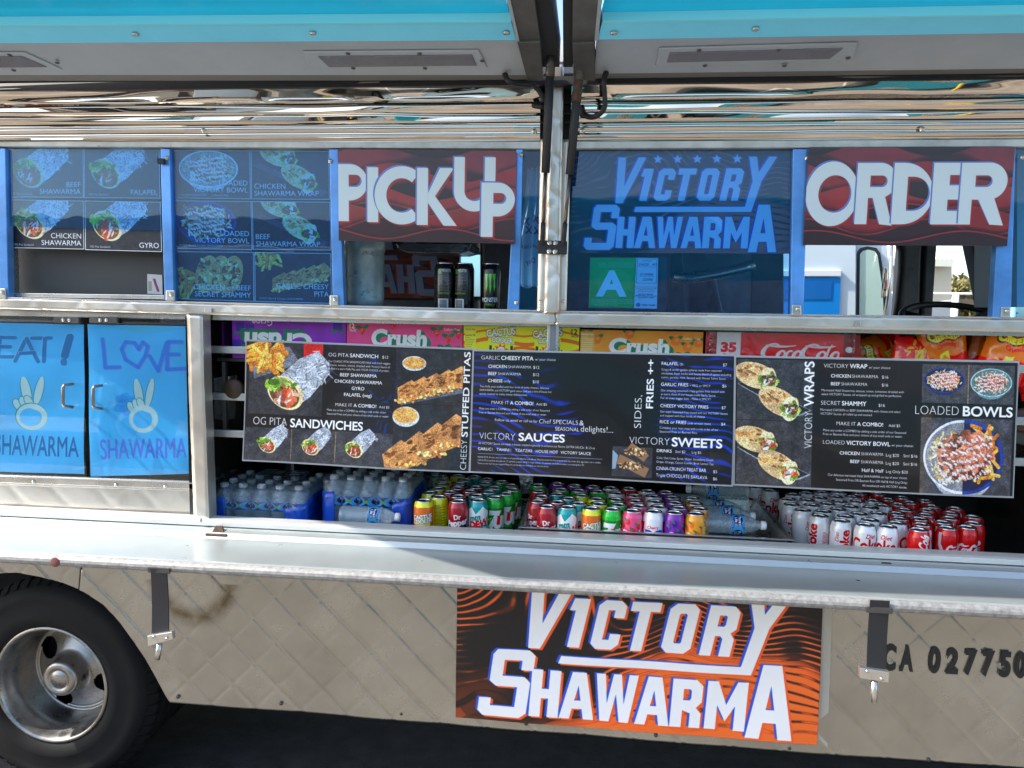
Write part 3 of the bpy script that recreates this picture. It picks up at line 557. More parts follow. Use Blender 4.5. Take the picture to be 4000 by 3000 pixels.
def soda_front(kind):
    c = Canvas(820, 260, k=.5)
    if kind in ('grape', 'straw', 'orange'):
        bgc = {'grape': (.42, .10, .55), 'straw': (.86, .22, .42), 'orange': (.95, .47, .12)}[kind]; c.R(0, 0, 820, 260, bgc); c.grain(.12, 90, 2)
        r = np.random.default_rng(len(kind))
        for i in range(9):
            x, y = [(40, 30), (110, 60), (330, 20), (640, 60), (720, 100), (790, 70), (760, 180), (60, 200), (690, 170)][i]
            c.P(ell(x - 20, y - 12, 28, 13, rot=20), (.05, .35, .2)); c.P(ell(x + 22, y - 16, 26, 12, rot=-30), (.05, .4, .22))
            if kind == 'straw': c.P(np.array([(x - 22, y - 8), (x + 22, y - 8), (x + 14, y + 22), (x, y + 36), (x - 14, y + 22)]), (.8, .08, .12)); c.specks(x, y + 8, 14, 18, 9, [(1, .8, .4)], 2, 1, seed=i)
            elif kind == 'orange': c.P(ell(x, y + 8, 32, 30), (.98, .36, .1)); c.P(ell(x + 6, y, 14, 12), (1, .55, .2), .6)
            else:
                for k in range(9): c.P(ell(x + (k % 3 - 1) * 20, y + (k // 3) * 17, 13, 13), (.22, .08, .5))
        W_ = {'grape': 470, 'straw': 380, 'orange': 390}[kind]; x0 = {'grape': 250, 'straw': 180, 'orange': 200}[kind]
        for dx, dy, col, b_ in ((26, 20, (.02, .38, .26), .09), (16, 12, (.02, .38, .26), .1), (0, 0, WHT, .07)): c.T('Crush', x0 + dx, 158 + dy, 98, col, b=b_, wid=W_, sh=.06)
        c.T({'grape': 'Grape', 'straw': 'STRAWBERRY SODA', 'orange': 'ORANGE SODA'}[kind], 600, 246, 20 if kind != 'grape' else 40, (.95, .95, .9), al='c'); c.T('12', 20, 52, 30, b=.05); c.T('PACK', 20, 72, 13, b=.03); c.T('Caffeine Free', 690, 55, 14)
        if kind == 'orange':
            c.R(0, 12, 96, 240, (.93, .55, .25)); c.T('Nutrition Facts', 8, 38, 13, wid=80, b=.02)
            for i in range(14): c.R(8, 50 + i * 13, 50 + (i * 37) % 38, 54 + i * 13, (1, .85, .6))
    elif kind == 'cactus':
        c.R(0, 0, 820, 260, (.97, .84, .05)); xs = np.linspace(0, 820, 50)
        for y, t in ((40, 14), (90, 26), (150, 20), (200, 60)): yy = y + 18 * np.sin(xs * .013 + y); c.P(np.concatenate([np.stack([xs, yy], 1), np.stack([xs, yy + t], 1)[::-1]]), (.93, .35, .05))
        for x in (270, 600):
            c.P(ell(x, 110, 95, 95), (.98, .9, .15)); c.P(np.array([(x + (58 if i % 2 else 36) * math.cos(i * .35), 170 + (58 if i % 2 else 36) * math.sin(i * .35)) for i in range(18)]), (.9, .3, .05)); c.P(ell(x, 170, 32, 32), (.98, .95, .8)); c.T('ORANGE', x, 160, 10, (.2, .3, .2), 'c'); c.T('PINEAPPLE', x, 174, 10, (.2, .3, .2), 'c'); c.T('BLAST', x, 188, 10, (.2, .3, .2), 'c')
            for q in (-75, 75): c.P(rc(x + q - 9, 130, x + q + 9, 240), (.05, .2, .1)); c.P(rc(x + q - 30, 160, x + q - 20, 190), (.05, .2, .1)); c.P(rc(x + q - 30, 182, x + q + 25, 192), (.05, .2, .1)); c.P(rc(x + q + 18, 150, x + q + 28, 192), (.05, .2, .1))
            for col, b_ in (((.2, .25, .12), .14), (WHT, .06)): c.T('CACTUS', x, 62, 46, col, 'c', b=b_, wid=205, rot=-6); c.T('COOLER', x + 8, 112, 36, col, 'c', b=b_, wid=150, rot=4)
        c.R(10, 10, 90, 230, (.98, .9, .2)); c.T('Nutrition Facts', 14, 30, 12, (.3, .25, .05), wid=70, b=.02); c.T('Calories 150', 14, 70, 12, (.3, .25, .05), wid=70, b=.03)
        for i in range(12): c.R(14, 80 + i * 12, 50 + (i * 29) % 34, 83 + i * 12, (.4, .35, .1))
        c.T('12', 765, 45, 34, (.15, .2, .1), b=.05); c.T('PACK', 765, 65, 13, (.15, .2, .1), b=.03)
    elif kind == 'cola':
        c.R(0, 0, 820, 260, (.78, .04, .06)); c.grain(.25, 60, 4); c.R(60, 0, 190, 260, (.9, .88, .9)); c.T('35', 125, 130, 58, (.75, .05, .1), 'c', b=.08); c.T('Cans', 125, 168, 24, (.75, .05, .1), 'c', b=.02)
        c.R(0, 0, 60, 260, (.5, .15, .15)); c.grain(.8, 12, 3, (0, 0, 60, 260))
        script(c, 300, 168, 96, (.95, .93, .93), 430); c.R(735, 0, 820, 260, (.45, .1, .1)); script(c, 745, 120, 40, (.85, .8, .8), 70, 'Co')
    return c
def script(c, x, y, h, col, wid, s='Coca-Cola'):
    """flowing cola script: slanted rounded strokes with long swashes on the capitals"""
    u = h
    if s == 'Co': c.P([ell(x + wid * .3, y - h * .45, wid * .3, h * .5, 30, 40, 320)], col); return
    w1 = wid / 8.4
    def arc(cx, cy, rx, ry, a0, a1, t0, t1=None, rot=0):
        t1 = t1 or t0; n = 26; a = np.radians(np.linspace(a0, a1, n)); q = np.stack([cx + rx * np.cos(a), cy + ry * np.sin(a)], 1); wq = np.interp(np.arange(n), [0, n / 2, n - 1], [t0 * .45, t1, t0 * .45]); T_ = np.gradient(q, axis=0); T_ /= np.linalg.norm(T_, axis=1, keepdims=True) + 1e-9; N_ = np.stack([-T_[:, 1], T_[:, 0]], 1)
        P = np.concatenate([q + N_ * wq[:, None], (q - N_ * wq[:, None])[::-1]]); P[:, 0] += (y - P[:, 1]) * .32; c.P(P, col)
    t = h * .085
    for X in (x, x + wid * .49): arc(X + w1 * .8, y - h * .5, w1 * .85, h * .5, -40, -310, t, t * 1.6); arc(X + w1 * 1.5, y - h * .98, w1 * 1.7, h * .16, 160, 20, t * .6, t)
    for X, k in ((x + w1 * 1.6, 'o'), (x + w1 * 2.45, 'c'), (x + w1 * 3.25, 'a'), (x + wid * .49 + w1 * 1.65, 'o'), (x + wid * .49 + w1 * 3.05, 'a')):
        arc(X + w1 * .35, y - h * .26, w1 * .33, h * .26, *((-50, -310) if k == 'c' else (0, 360)), t, t * 1.3)
        if k == 'a': arc(X + w1 * .95, y - h * .4, w1 * .3, h * .4, 180, 70, t, t * 1.2)
    X = x + wid * .49 + w1 * 2.4; arc(X + w1 * .3, y - h * .5, w1 * .2, h * .55, 250, 60, t, t * 1.1); c.P(rc(x + w1 * 4.0, y - h * .42, x + w1 * 4.5, y - h * .33), col)
CANS = ['cactus', 'cactusback', 'pepper', 'dew', 'lime', 'straw', 'rc', 'grape', 'orange', 'diet', 'dietv', 'cola', 'colav', 'energy', 'energyback']
def can_art(k):
    c = Canvas(420, 240, k=.7)                                # u once round the can (centre = front), v bottom to shoulder
    def rep(fn):
        for x in (210, 0, 420): fn(x)
    if k in ('cactus', 'cactusback'):
        c.R(0, 0, 420, 240, (.93, .36, .07)); c.R(0, 0, 420, 34, (.95, .78, .1)); c.R(0, 205, 420, 240, (.06, .2, .1)); xs = np.linspace(0, 420, 40)
        for x in (100, 310): c.P(ell(x, 150, 60, 60), (.97, .82, .1)); c.P(rc(x - 65, 150, x - 55, 215), (.05, .15, .08)); c.P(rc(x + 55, 150, x + 65, 215), (.05, .15, .08)); c.P(ell(x, 170, 30, 28), (.97, .9, .7)); [c.T(t, x, y, 26, q, 'c', b=b_, rot=-6) for q, b_ in (((.15, .15, .1), .16), (WHT, .08)) for t, y in (('CACTUS', 108), ('COOLER', 138))]
        if k == 'cactusback':
            c.R(60, 34, 200, 205, (.95, .8, .08)); c.R(225, 34, 400, 205, (.95, .8, .08))
            for i in range(16): c.R(75, 45 + i * 9, 120 + (i * 31) % 60, 49 + i * 9, (.4, .3, .05))
            for i in range(12): c.R(240 + i * 8, 150, 244 + i * 8, 200, (.1, .1, .1))
    elif k == 'pepper':
        c.R(0, 0, 420, 240, (.55, .04, .1)); c.P(np.array([(0, 120), (120, 100), (240, 130), (420, 105), (420, 240), (0, 240)]), (.07, .02, .03)); c.grain(.4, 20, 5, (0, 110, 420, 240))
        for x in (105, 315): c.P(ell(x, 120, 70, 34, rot=-14), (.5, .03, .08)); c.T('Dr', x, 108, 30, WHT, 'c', b=.06, rot=-8); c.T('Pepper', x, 150, 38, WHT, 'c', b=.07, rot=-8)
        for i in range(15): c.R(185, 60 + i * 10, 205 + (i * 13) % 30, 64 + i * 10, (.85, .75, .75))
    elif k == 'dew':
        c.R(0, 0, 420, 240, (.02, .52, .52)); c.P(np.array([(0, 70), (60, 35), (90, 80), (140, 30), (200, 70), (260, 30), (330, 80), (380, 40), (420, 70), (420, 90), (0, 90)]), (.85, .95, .75)); c.specks(210, 190, 210, 40, 60, [(.8, .95, .9), (.05, .3, .35)], 6, 3, seed=2)
        for x in (105, 315): c.P(np.array([(x - 95, 160), (x - 80, 90), (x + 95, 60), (x + 80, 150)]), WHT); c.T('mtn', x - 20, 120, 34, (.02, .45, .42), 'c', b=.09, rot=-12, sh=.2); c.T('DEW', x + 10, 164, 42, (.75, .05, .08), 'c', b=.1, rot=-12, sh=.2); c.T('Baja Blast', x, 212, 18, WHT, 'c', b=.05, sh=.2)
    elif k == 'lime':
        c.R(0, 0, 420, 240, (.02, .42, .12)); c.R(0, 0, 420, 60, (.06, .6, .15)); c.grain(.25, 50, 3); c.specks(210, 150, 210, 60, 40, [(.6, .85, .1), (.1, .6, .2)], 7, 1, seed=5)
        for x in (105, 315): c.T('7', x - 30, 190, 105, WHT, 'c', b=.08, sh=.12); c.P(ell(x, 140, 30, 30), (.75, .06, .1)); c.T('UP', x + 32, 190, 70, WHT, 'c', b=.1, sh=.12)
    elif k in ('straw', 'grape', 'orange'):
        c.R(0, 0, 420, 240, {'straw': (.85, .25, .42), 'grape': (.4, .08, .52), 'orange': (.92, .5, .06)}[k]); q = {'straw': (.75, .05, .12), 'grape': (.2, .05, .45), 'orange': (.97, .32, .05)}[k]
        for i in range(12): x, y = (i * 37) % 420, 35 + (i * 53) % 80; c.P(ell(x, y, 17, 19), q); c.P(ell(x - 12, y - 14, 16, 7, rot=30), (.04, .4, .25))
        for x in (105, 315): [c.T('Crush', x + d, 178 + d, 62, cc, 'c', b=b_, wid=150) for d, cc, b_ in ((7, (.02, .35, .25), .1), (0, WHT, .08))]
        if k == 'orange':
            c.R(150, 70, 250, 225, (.93, .55, .1)); c.T('Calories 160', 155, 120, 13, WHT, wid=85)
            for i in range(12): c.R(155, 75 + i * 12, 190 + (i * 23) % 55, 79 + i * 12, (1, .85, .5))
    elif k == 'rc':
        c.R(0, 0, 420, 240, (.82, .86, .9)); c.P(np.array([(0, 60), (40, 60), (25, 240), (0, 240)]), (.75, .05, .08)); c.P(np.array([(180, 60), (240, 60), (225, 240), (195, 240)]), (.75, .05, .08))
        for x in (105, 315): c.T('Cherry', x, 98, 18, (.8, .1, .12), 'c', b=.05); c.T('RC', x, 172, 60, (.02, .3, .65), 'c', b=.12, sh=.15, wid=115)
    elif k in ('diet', 'dietv'):
        c.R(0, 0, 420, 240, (.78, .79, .81)); r_ = (.68, .03, .07)
        if k == 'diet':
            for x in (105, 315): c.T('Coke', x, 150, 74, r_, 'c', b=.05, wid=185); c.T('Diet', x + 30, 70, 26, r_, 'c', b=.02, sh=.25)
            c.T('RECYCLE ME', 216, 225, 13, r_, rot=-90, b=.04)
        else:
            c.T('Coke', 150, 235, 60, r_, rot=-90, b=.06, wid=190); c.T('Diet', 80, 120, 24, r_, rot=-90, sh=.25); c.P(ell(270, 130, 22, 60, rot=15), r_); c.P(ell(340, 90, 16, 16), r_); c.R(325, 115, 356, 160, (.35, .35, .37))
            for i in range(16): c.R(190, 90 + i * 8, 210 + (i * 11) % 24, 93 + i * 8, r_)
    elif k in ('cola', 'colav'):
        c.R(0, 0, 420, 240, (.68, .01, .03)); c.grain(.15, 30, 2)
        if k == 'cola':
            for x in (100, 310): c.P(np.array([(x, 20), (x + 22, 20), (x + 20, 90), (x + 50, 150), (x + 55, 240), (x + 30, 240), (x + 28, 170), (x + 2, 100)]), (.85, .85, .87))
            script(c, 150, 150, 55, WHT, 150); c.P(ell(20, 110, 16, 16), WHT); c.R(5, 135, 36, 180, (.5, .4, .4))
        else:
            c.T('Coca-Cola', 130, 235, 58, WHT, rot=-78, b=.05, sh=.3, wid=210); c.T('Coke', 200, 70, 22, WHT, b=.05); c.R(185, 82, 262, 235, (.8, .55, .55), .6)
            for i in range(14): c.R(190, 88 + i * 10, 225 + (i * 17) % 34, 92 + i * 10, (.55, .05, .08))
            c.T('Calories 140', 188, 125, 13, WHT, b=.04, wid=70); c.P(np.array([(330, 20), (352, 20), (350, 90), (380, 150), (385, 240), (360, 240), (358, 170), (332, 100)]), (.85, .85, .87))
    elif k == 'energy':
        c.R(0, 0, 420, 240, (.015, .015, .018))
        for x in (160, 330):
            for i, (dx, y1) in enumerate(((-26, 140), (0, 152), (27, 134))): P = np.array([(x + dx - 11, 50), (x + dx + 12, 47), (x + dx + 7, 80), (x + dx + 9, 110), (x + dx + 1, y1), (x + dx - 4, 112), (x + dx - 3, 80), (x + dx - 7, 70)], float); c.P(P, (.35, .75, .08))
            c.T('MONSTER', x, 184, 20, WHT, 'c', b=.05, wid=112); c.T('ENERGY', x, 204, 11, (.4, .7, .1), 'c', b=.03, wid=72)
    elif k == 'energyback':
        c.R(0, 0, 420, 240, (.015, .015, .018)); c.R(168, 26, 300, 240, (.03, .025, .025))
        for i, dx in enumerate((-7, 0, 7)): c.P(rc(190 + dx, 28, 194 + dx, 52), (.35, .75, .08))
        c.T('MONSTER', 206, 42, 13, WHT, b=.03, wid=60); c.T('Unleash the beast!', 180, 150, 12, (.4, .7, .1), wid=80, b=.03)
        for i in range(11): c.R(178, 62 + i * 7, 225 + (i * 29) % 50, 64 + i * 7, (.5, .45, .42))
        c.R(180, 172, 250, 240, (.75, .78, .8))
        for i in range(16): c.R(190, 178 + i * 3.8, 240, 180 + i * 3.8, (.1, .1, .1))
        for i in range(17): c.R(110, 40 + i * 11, 130 + (i * 17) % 28, 43 + i * 11, (.6, .6, .6))
    return c
def art_grade():
    c = Canvas(240, 320, (.20, .72, .26)); c.P(ell(130, 165, 90, 95), (.24, .75, .30)); c.T('A', 118, 240, 150, (.85, .97, 1.0), 'c', b=.06, wid=140)
    for i, s_ in enumerate(('THE MOST RECENT FOOD INSPECTION', 'REPORT IS AVAILABLE FOR REVIEW', 'AT THIS FACILITY UPON REQUEST.')): c.T(s_, 140, 38 + i * 12, 8, (.6, .85, .8), 'c')
    for i, s_ in enumerate(('ANY PUBLIC HEALTH CONCERNS REGARDING THIS FACILITY', 'SHOULD BE DIRECTED TO THE COUNTY OF LOS ANGELES', 'ENVIRONMENTAL HEALTH CUSTOMER CALL CENTER', 'AT (888) 700-9995 OR SCAN HERE')): c.T(s_, 12, 272 + i * 11, 6.5, (.8, .95, .9))
    return c
def art_cert():
    c = Canvas(120, 310, (.82, .88, .92)); c.P([rc(5, 5, 115, 155), rc(7, 7, 113, 153)], (.2, .25, .4)); K = (.1, .1, .3)
    c.T('Last Inspected', 60, 20, 6, K, 'c'); c.T('3/4/25', 14, 48, 15, K, sh=.2); c.T('AD', 88, 46, 13, K); c.R(10, 54, 110, 55, K); c.T('0139905', 60, 108, 14, K, 'c', sh=.1); c.R(20, 112, 100, 113, K); c.T('22090', 66, 140, 15, K, 'c', sh=.1)
    for i, s_ in enumerate(('FOR A COMPLETE LIST OF FOOD', 'FACILITY INSPECTION SCORES', 'PLEASE VISIT WEBSITE', 'publichealth.lacounty.gov/eh')): c.T(s_, 60, 180 + i * 9, 5.5, (.5, .4, .4), 'c')
    for i, s_ in enumerate(('DO NOT REMOVE', 'UNDER PENALTY OF LAW', 'LA COUNTY CODE')): c.T(s_, 60, 226 + i * 10, 6.5, K, 'c', b=.03)
    c.P(ell(22, 288, 12, 12), (.4, .5, .6)); c.T('Public Health', 76, 292, 9, K, 'c', b=.03); return c
def art_paint(which):
    c = Canvas(600, 950, (.26, .73, .97), k=.6); c.grain(.06, 160, which); B = (.06, .44, .70) if which == 0 else (.13, .36, .84)
    r = np.random.default_rng(which)
    def brush(pts, w_, col, al=.85):
        for (xa, ya), (xb, yb) in zip(pts, pts[1:]): c.P(cap_(xa, ya, xb, yb, w_), col, al)
    hi = (.45, .78, .95) if which == 0 else (.6, .35, .75)
    if which == 0:                                            # EAT! (sheet runs on past the left of the view)
        G = [[(120, 92), (240, 92)], [(160, 92), (150, 215)], [(140, 150), (215, 150)], [(130, 215), (235, 212)], [(300, 95), (245, 238)], [(302, 95), (365, 238)], [(272, 190), (345, 182)], [(330, 92), (430, 88)], [(400, 92), (395, 236)], [(530, 78), (503, 200)], [(497, 232), (497, 244)]]
        ws = [11] * 9 + [20, 17]
        for g, w_ in zip(G, ws): brush([(x - 4, y - 3) for x, y in g], w_, hi, .8); brush(g, w_, B, .9)
        c.T('SHAWARMA', 130, 834, 124, hi, b=.01, wid=440); c.T('SHAWARMA', 134, 838, 124, B, b=.02, wid=440)
    else:
        G = [[(85, 90), (100, 265), (190, 262)], [(305, 150), (280, 110), (225, 105), (200, 150), (225, 215), (300, 262), (345, 190), (360, 130), (330, 105), (305, 150)], [(370, 190), (420, 285), (470, 110)], [(560, 100), (480, 100), (470, 275), (575, 270)], [(475, 180), (540, 180)]]
        for g in G: brush([(x + 6, y + 5) for x, y in g], 12, (.55, .5, .85), .6); brush(g, 12, (.16, .5, .9), .8)
        c.T('SHAWARMA', 66, 845, 126, (.5, .45, .85), b=.0, wid=520); c.T('SHAWARMA', 60, 840, 126, (.2, .55, .92), b=-.01, wid=520)
        for q in range(9): c.P(ell(180 + r.random() * 90, 430 + r.random() * 120, 20 + r.random() * 25, 25), (.04, .48, .86), .35)
        c.P(ell(360, 20, 170, 26), (.3, .72, .85), .5)
    x, y = 320, 530
    W_ = (.75, .87, .88); E_ = (.1, .55, .65)
    for col, g in ((E_, 5), (W_, 0)):
        c.P(ell(x - 20, y - 105, 24 + g, 92, rot=-8), col, .95); c.P(ell(x + 46, y - 105, 20 + g, 95, rot=12), col, .95)
    for d in ((-66, -14), (-34, -30), (-8, -38)): c.P(ell(x + d[0], y + d[1], 24, 42, rot=-22), E_, .8); c.P(ell(x + d[0], y + d[1], 19, 37, rot=-22), W_, .9)
    c.P([ell(x + 5, y + 60, 86, 90), ell(x - 2, y + 62, 58, 60)], E_ if which == 0 else W_, .8); c.P([ell(x + 7, y + 62, 82, 86), ell(x, y + 64, 58, 58)], W_, .9); c.P(ell(x + 30, y + 2, 46, 16, rot=20), W_, .9)
    return c
def art_bag(seed):
    c = Canvas(300, 340, (.93, .38, .05), k=.5); c.grain(.12, 60, seed); c.P(np.array([(0, 230), (300, 190), (300, 340), (0, 340)]), (.75, .05, .05)); c.P(np.array([(120, 190), (170, 180), (180, 260), (90, 300)]), (.95, .8, .3), .8)
    for q, b_ in (((.08, .05, .02), .3), ((.98, .82, .1), .12)): c.T('Cheetos', 155, 105, 46, q, 'c', b=b_, wid=200, rot=-6)
    c.T('Crunchy', 165, 150, 24, (.8, .1, .05), 'c', b=.08, rot=-8); c.specks(150, 260, 110, 50, 20, [(.98, .55, .1)], 7, 3, seed=seed); return c
def art_bottle():
    c = Canvas(260, 100, (.05, .12, .5)); c.P(ell(60, 50, 70, 60), (.25, .65, .9)); c.P(ell(190, 50, 60, 55), (.25, .65, .9)); 
    for x in (70, 200): c.P(ell(x, 50, 46, 40), (.05, .08, .4)); c.T('Pure', x, 46, 22, WHT, 'c', b=.06); c.T('Life', x, 76, 22, WHT, 'c', b=.06)
    c.P(ell(130, 50, 14, 14), (.4, .75, .15)); return c
# ================================================================== materials of the place
m_quilt = M('quilted_stainless', (.64, .59, .52), .34, .75, var=(3, .12), bump=(350, .25, .0004), rvar=.08)
m_skirt = M('skirt_stainless', (.40, .385, .345), .26, .82, var=(2.6, .2), bump=(420, .3, .0004), dirt=(19, (.12, .10, .075), .735), rvar=.09)
def ring_stain(m, ctr, rad, wd, col):
    N = m.node_tree.nodes; L = m.node_tree.links; b = N['Principled BSDF']; src = b.inputs['Base Color'].links[0].from_socket
    tc = N.new('ShaderNodeTexCoord'); v1 = N.new('ShaderNodeVectorMath'); v1.operation = 'DISTANCE'; v1.inputs[1].default_value = ctr; L.new(tc.outputs['Object'], v1.inputs[0])
    n = N.new('ShaderNodeTexNoise'); n.inputs['Scale'].default_value = 26; n.inputs['Detail'].default_value = 9; L.new(tc.outputs['Object'], n.inputs['Vector'])
    def mth(op, x, y=None):
        q = N.new('ShaderNodeMath'); q.operation = op; q.use_clamp = op == 'MULTIPLY'
        for i, u in enumerate((x, y)):
            if u is None: continue
            if hasattr(u, 'links') or not isinstance(u, (int, float)): L.new(u, q.inputs[i])
            else: q.inputs[i].default_value = u
        return q.outputs[0]
    dd = mth('ABSOLUTE', mth('SUBTRACT', v1.outputs['Value'], rad)); k = mth('SUBTRACT', 1.0, mth('DIVIDE', dd, wd)); k = mth('MAXIMUM', k, 0.0)
    sp = N.new('ShaderNodeSeparateXYZ'); L.new(tc.outputs['Object'], sp.inputs[0]); low = mth('GREATER_THAN', ctr[2] - .01, sp.outputs[2]); k = mth('MULTIPLY', mth('MULTIPLY', k, low), mth('MULTIPLY', n.outputs[0], 1.5))
    mx = N.new('ShaderNodeMix'); mx.data_type = 'RGBA'; mx.inputs[7].default_value = (*col, 1); L.new(k, mx.inputs[0]); L.new(src, mx.inputs[6]); L.new(mx.outputs[2], b.inputs['Base Color'])
_p = at(755, 2262, 0); ring_stain(m_skirt, (_p[0], 0, _p[2] - GZ), .13, .045, (.12, .09, .045))
m_mirror = M('polished_stainless', (.66, .58, .50), .03, 1.0, var=(5, .05), bump=(4.5, .8, .03), aniso=.45)
for _n in m_mirror.node_tree.nodes:
    if _n.type == 'TEX_NOISE' and abs(_n.inputs['Scale'].default_value - 4.5) < .1: _n.inputs['Detail'].default_value = 0.6; _n.inputs['Scale'].default_value = 6.5
m_steel = M('brushed_steel', (.62, .60, .56), .28, .9, var=(6, .1), bump=(120, .15, .0004), aniso=.04, rvar=.08)
m_lip = M('counter_aluminium', (.53, .575, .565), .30, .6, var=(9, .06), bump=(90, .12, .0004), aniso=.03, rvar=.03, dirt=(22, (.3, .25, .18), .78))
m_sill = M('sill_aluminium', (.64, .65, .62), .35, .3, var=(5, .1), dirt=(16, (.34, .24, .13), .72))
m_worn = M('worn_edge', (.30, .29, .275), .6, .3, var=(70, .35), bump=(90, .6, .001), dirt=(40, (.12, .11, .1), .62))
m_dark = M('dark_steel', (.09, .085, .08), .45, .6, var=(5, .3), bump=(60, .3, .001))
m_inner = M('case_lining', (.09, .085, .08), .22, .8, var=(5, .3), bump=(14, .3, .003))
m_innerl = M('case_end_wall', (.10, .095, .09), .16, .9, var=(4, .3), bump=(10, .3, .003))
m_black = M('black_rubber', (.016, .016, .017), .55, bump=(200, .2, .0005))
m_under = M('undercarriage', (.012, .012, .012), .8)
m_tyre = M('tyre_rubber', (.009, .009, .0095), .75, spec=.3, var=(8, .3), bump=(160, .4, .0008))
m_rim = M('wheel_rim_steel', (.36, .35, .33), .32, .92, var=(16, .3), bump=(60, .2, .001), dirt=(60, (.08, .07, .06), .60), rvar=.1)
m_hatchgrey = M('hatch_lining', (.43, .46, .49), .5, .25, var=(3, .1), bump=(260, .5, .0012))
m_hatchdark = M('hatch_frame', (.13, .125, .115), .5, .5, var=(6, .35), bump=(160, .3, .001))
m_cyanl = M('pale_cyan_paint', (.20, .74, 1.0), .45, bump=(120, .5, .0015), var=(5, .06))
m_cyan = M('cyan_paint', (.02, .62, 1.0), .12, coat=.3, var=(2, .06), bump=(6, .15, .004))
m_white = M('white_paint', (.78, .79, .78), .4, var=(3, .05))
m_bolt = M('bolt_steel', (.55, .54, .5), .3, .9)
m_rust = M('rusted_iron', (.09, .05, .032), .8, .2, var=(60, .5), bump=(90, .8, .002))
m_strap = M('strap_webbing', (.017, .017, .020), .55, bump=(300, .3, .0006))
m_lid = M('can_lid_aluminium', (.84, .84, .84), .25, 1.0)
m_tab = M('can_tab_aluminium', (.62, .62, .62), .25, 1.0)
m_lidin = M('can_lid_dish', (.34, .34, .35), .3, .9)
m_film = glassmat('blue_film_pane', (.585, .83, .995), .06, .01, bump=(2.6, .14), base=(.04, .22, .85), mixb=.02)
m_filmframe = M('film_covered_frame', (.10, .30, .70), .3, .3, var=(3.5, .45), coat=.4, bump=(30, .3, .001))
m_clear = glassmat('clear_glass', (.95, .97, .97), .07, .01)
m_shrink = glassmat('shrink_wrap', (.97, .99, 1.0), .05, .07, bump=(28, .9), base=(.7, .88, 1.0), mixb=.02)
m_shrinkblue = M('printed_blue_wrap', (.015, .10, .60), .22, coat=.5, var=(14, .3), bump=(26, .8, .006))
m_pet = glassmat('bottle_plastic', (.85, .94, .98), .10, .04, bump=(60, .5), base=(.8, .94, 1.0), mixb=.2)
m_cap = M('white_cap', (.85, .88, .90), .4)
m_sleeve = M('laminate_edge', (.42, .43, .45), .25, coat=.4)
m_screen = M('window_screen', (.055, .057, .057), .6, bump=(900, .8, .0006))
m_wallin = M('interior_panel', (.24, .24, .25), .35, .7, var=(3, .3), bump=(8, .3, .002))

# ================================================================== ground and what stands beyond
def ground():
    me = bpy.data.materials.new('parking_lot'); me.use_nodes = True; N = me.node_tree.nodes; L = me.node_tree.links; b = N['Principled BSDF']; b.inputs['Roughness'].default_value = .9
    tc = N.new('ShaderNodeTexCoord'); n1 = N.new('ShaderNodeTexNoise'); n1.inputs['Scale'].default_value = .9; n1.inputs['Detail'].default_value = 8; n2 = N.new('ShaderNodeTexNoise'); n2.inputs['Scale'].default_value = 90; n2.inputs['Detail'].default_value = 4
    L.new(tc.outputs['Object'], n1.inputs['Vector']); L.new(tc.outputs['Object'], n2.inputs['Vector'])
    r = N.new('ShaderNodeValToRGB'); r.color_ramp.elements[0].color = (.17, .14, .105, 1); r.color_ramp.elements[1].color = (.50, .445, .37, 1); r.color_ramp.elements[0].position = .3; r.color_ramp.elements[1].position = .7; L.new(n1.outputs[0], r.inputs[0])
    mx = N.new('ShaderNodeMix'); mx.data_type = 'RGBA'; mx.blend_type = 'MULTIPLY'; mx.inputs[0].default_value = .7; L.new(r.outputs[0], mx.inputs[6]); L.new(n2.outputs[0], mx.inputs[7]); L.new(mx.outputs[2], b.inputs['Base Color'])
    v = [(-400, -400, GZ), (400, -400, GZ), (400, 400, GZ), (-400, 400, GZ)]
    o = mo('ground', v, [(0, 1, 2, 3)], me); tag(o, 'grey tan asphalt of the parking lot under and around the truck', 'ground', kind='structure')
ground()
tag(mo('dark_ground_strip', [(-9, -.25, GZ + .004), (9, -.25, GZ + .004), (9, 3.2, GZ + .004), (-9, 3.2, GZ + .004)], [(0, 1, 2, 3)], M('dark_ground', (.026, .026, .028), .8, var=(9, .6), bump=(120, 1.0, .004), dirt=(70, (.10, .10, .10), .74))), 'darker strip of the lot ground under the truck', 'asphalt', kind='structure')  # darker sheet laid just above the lot ground beneath the truck

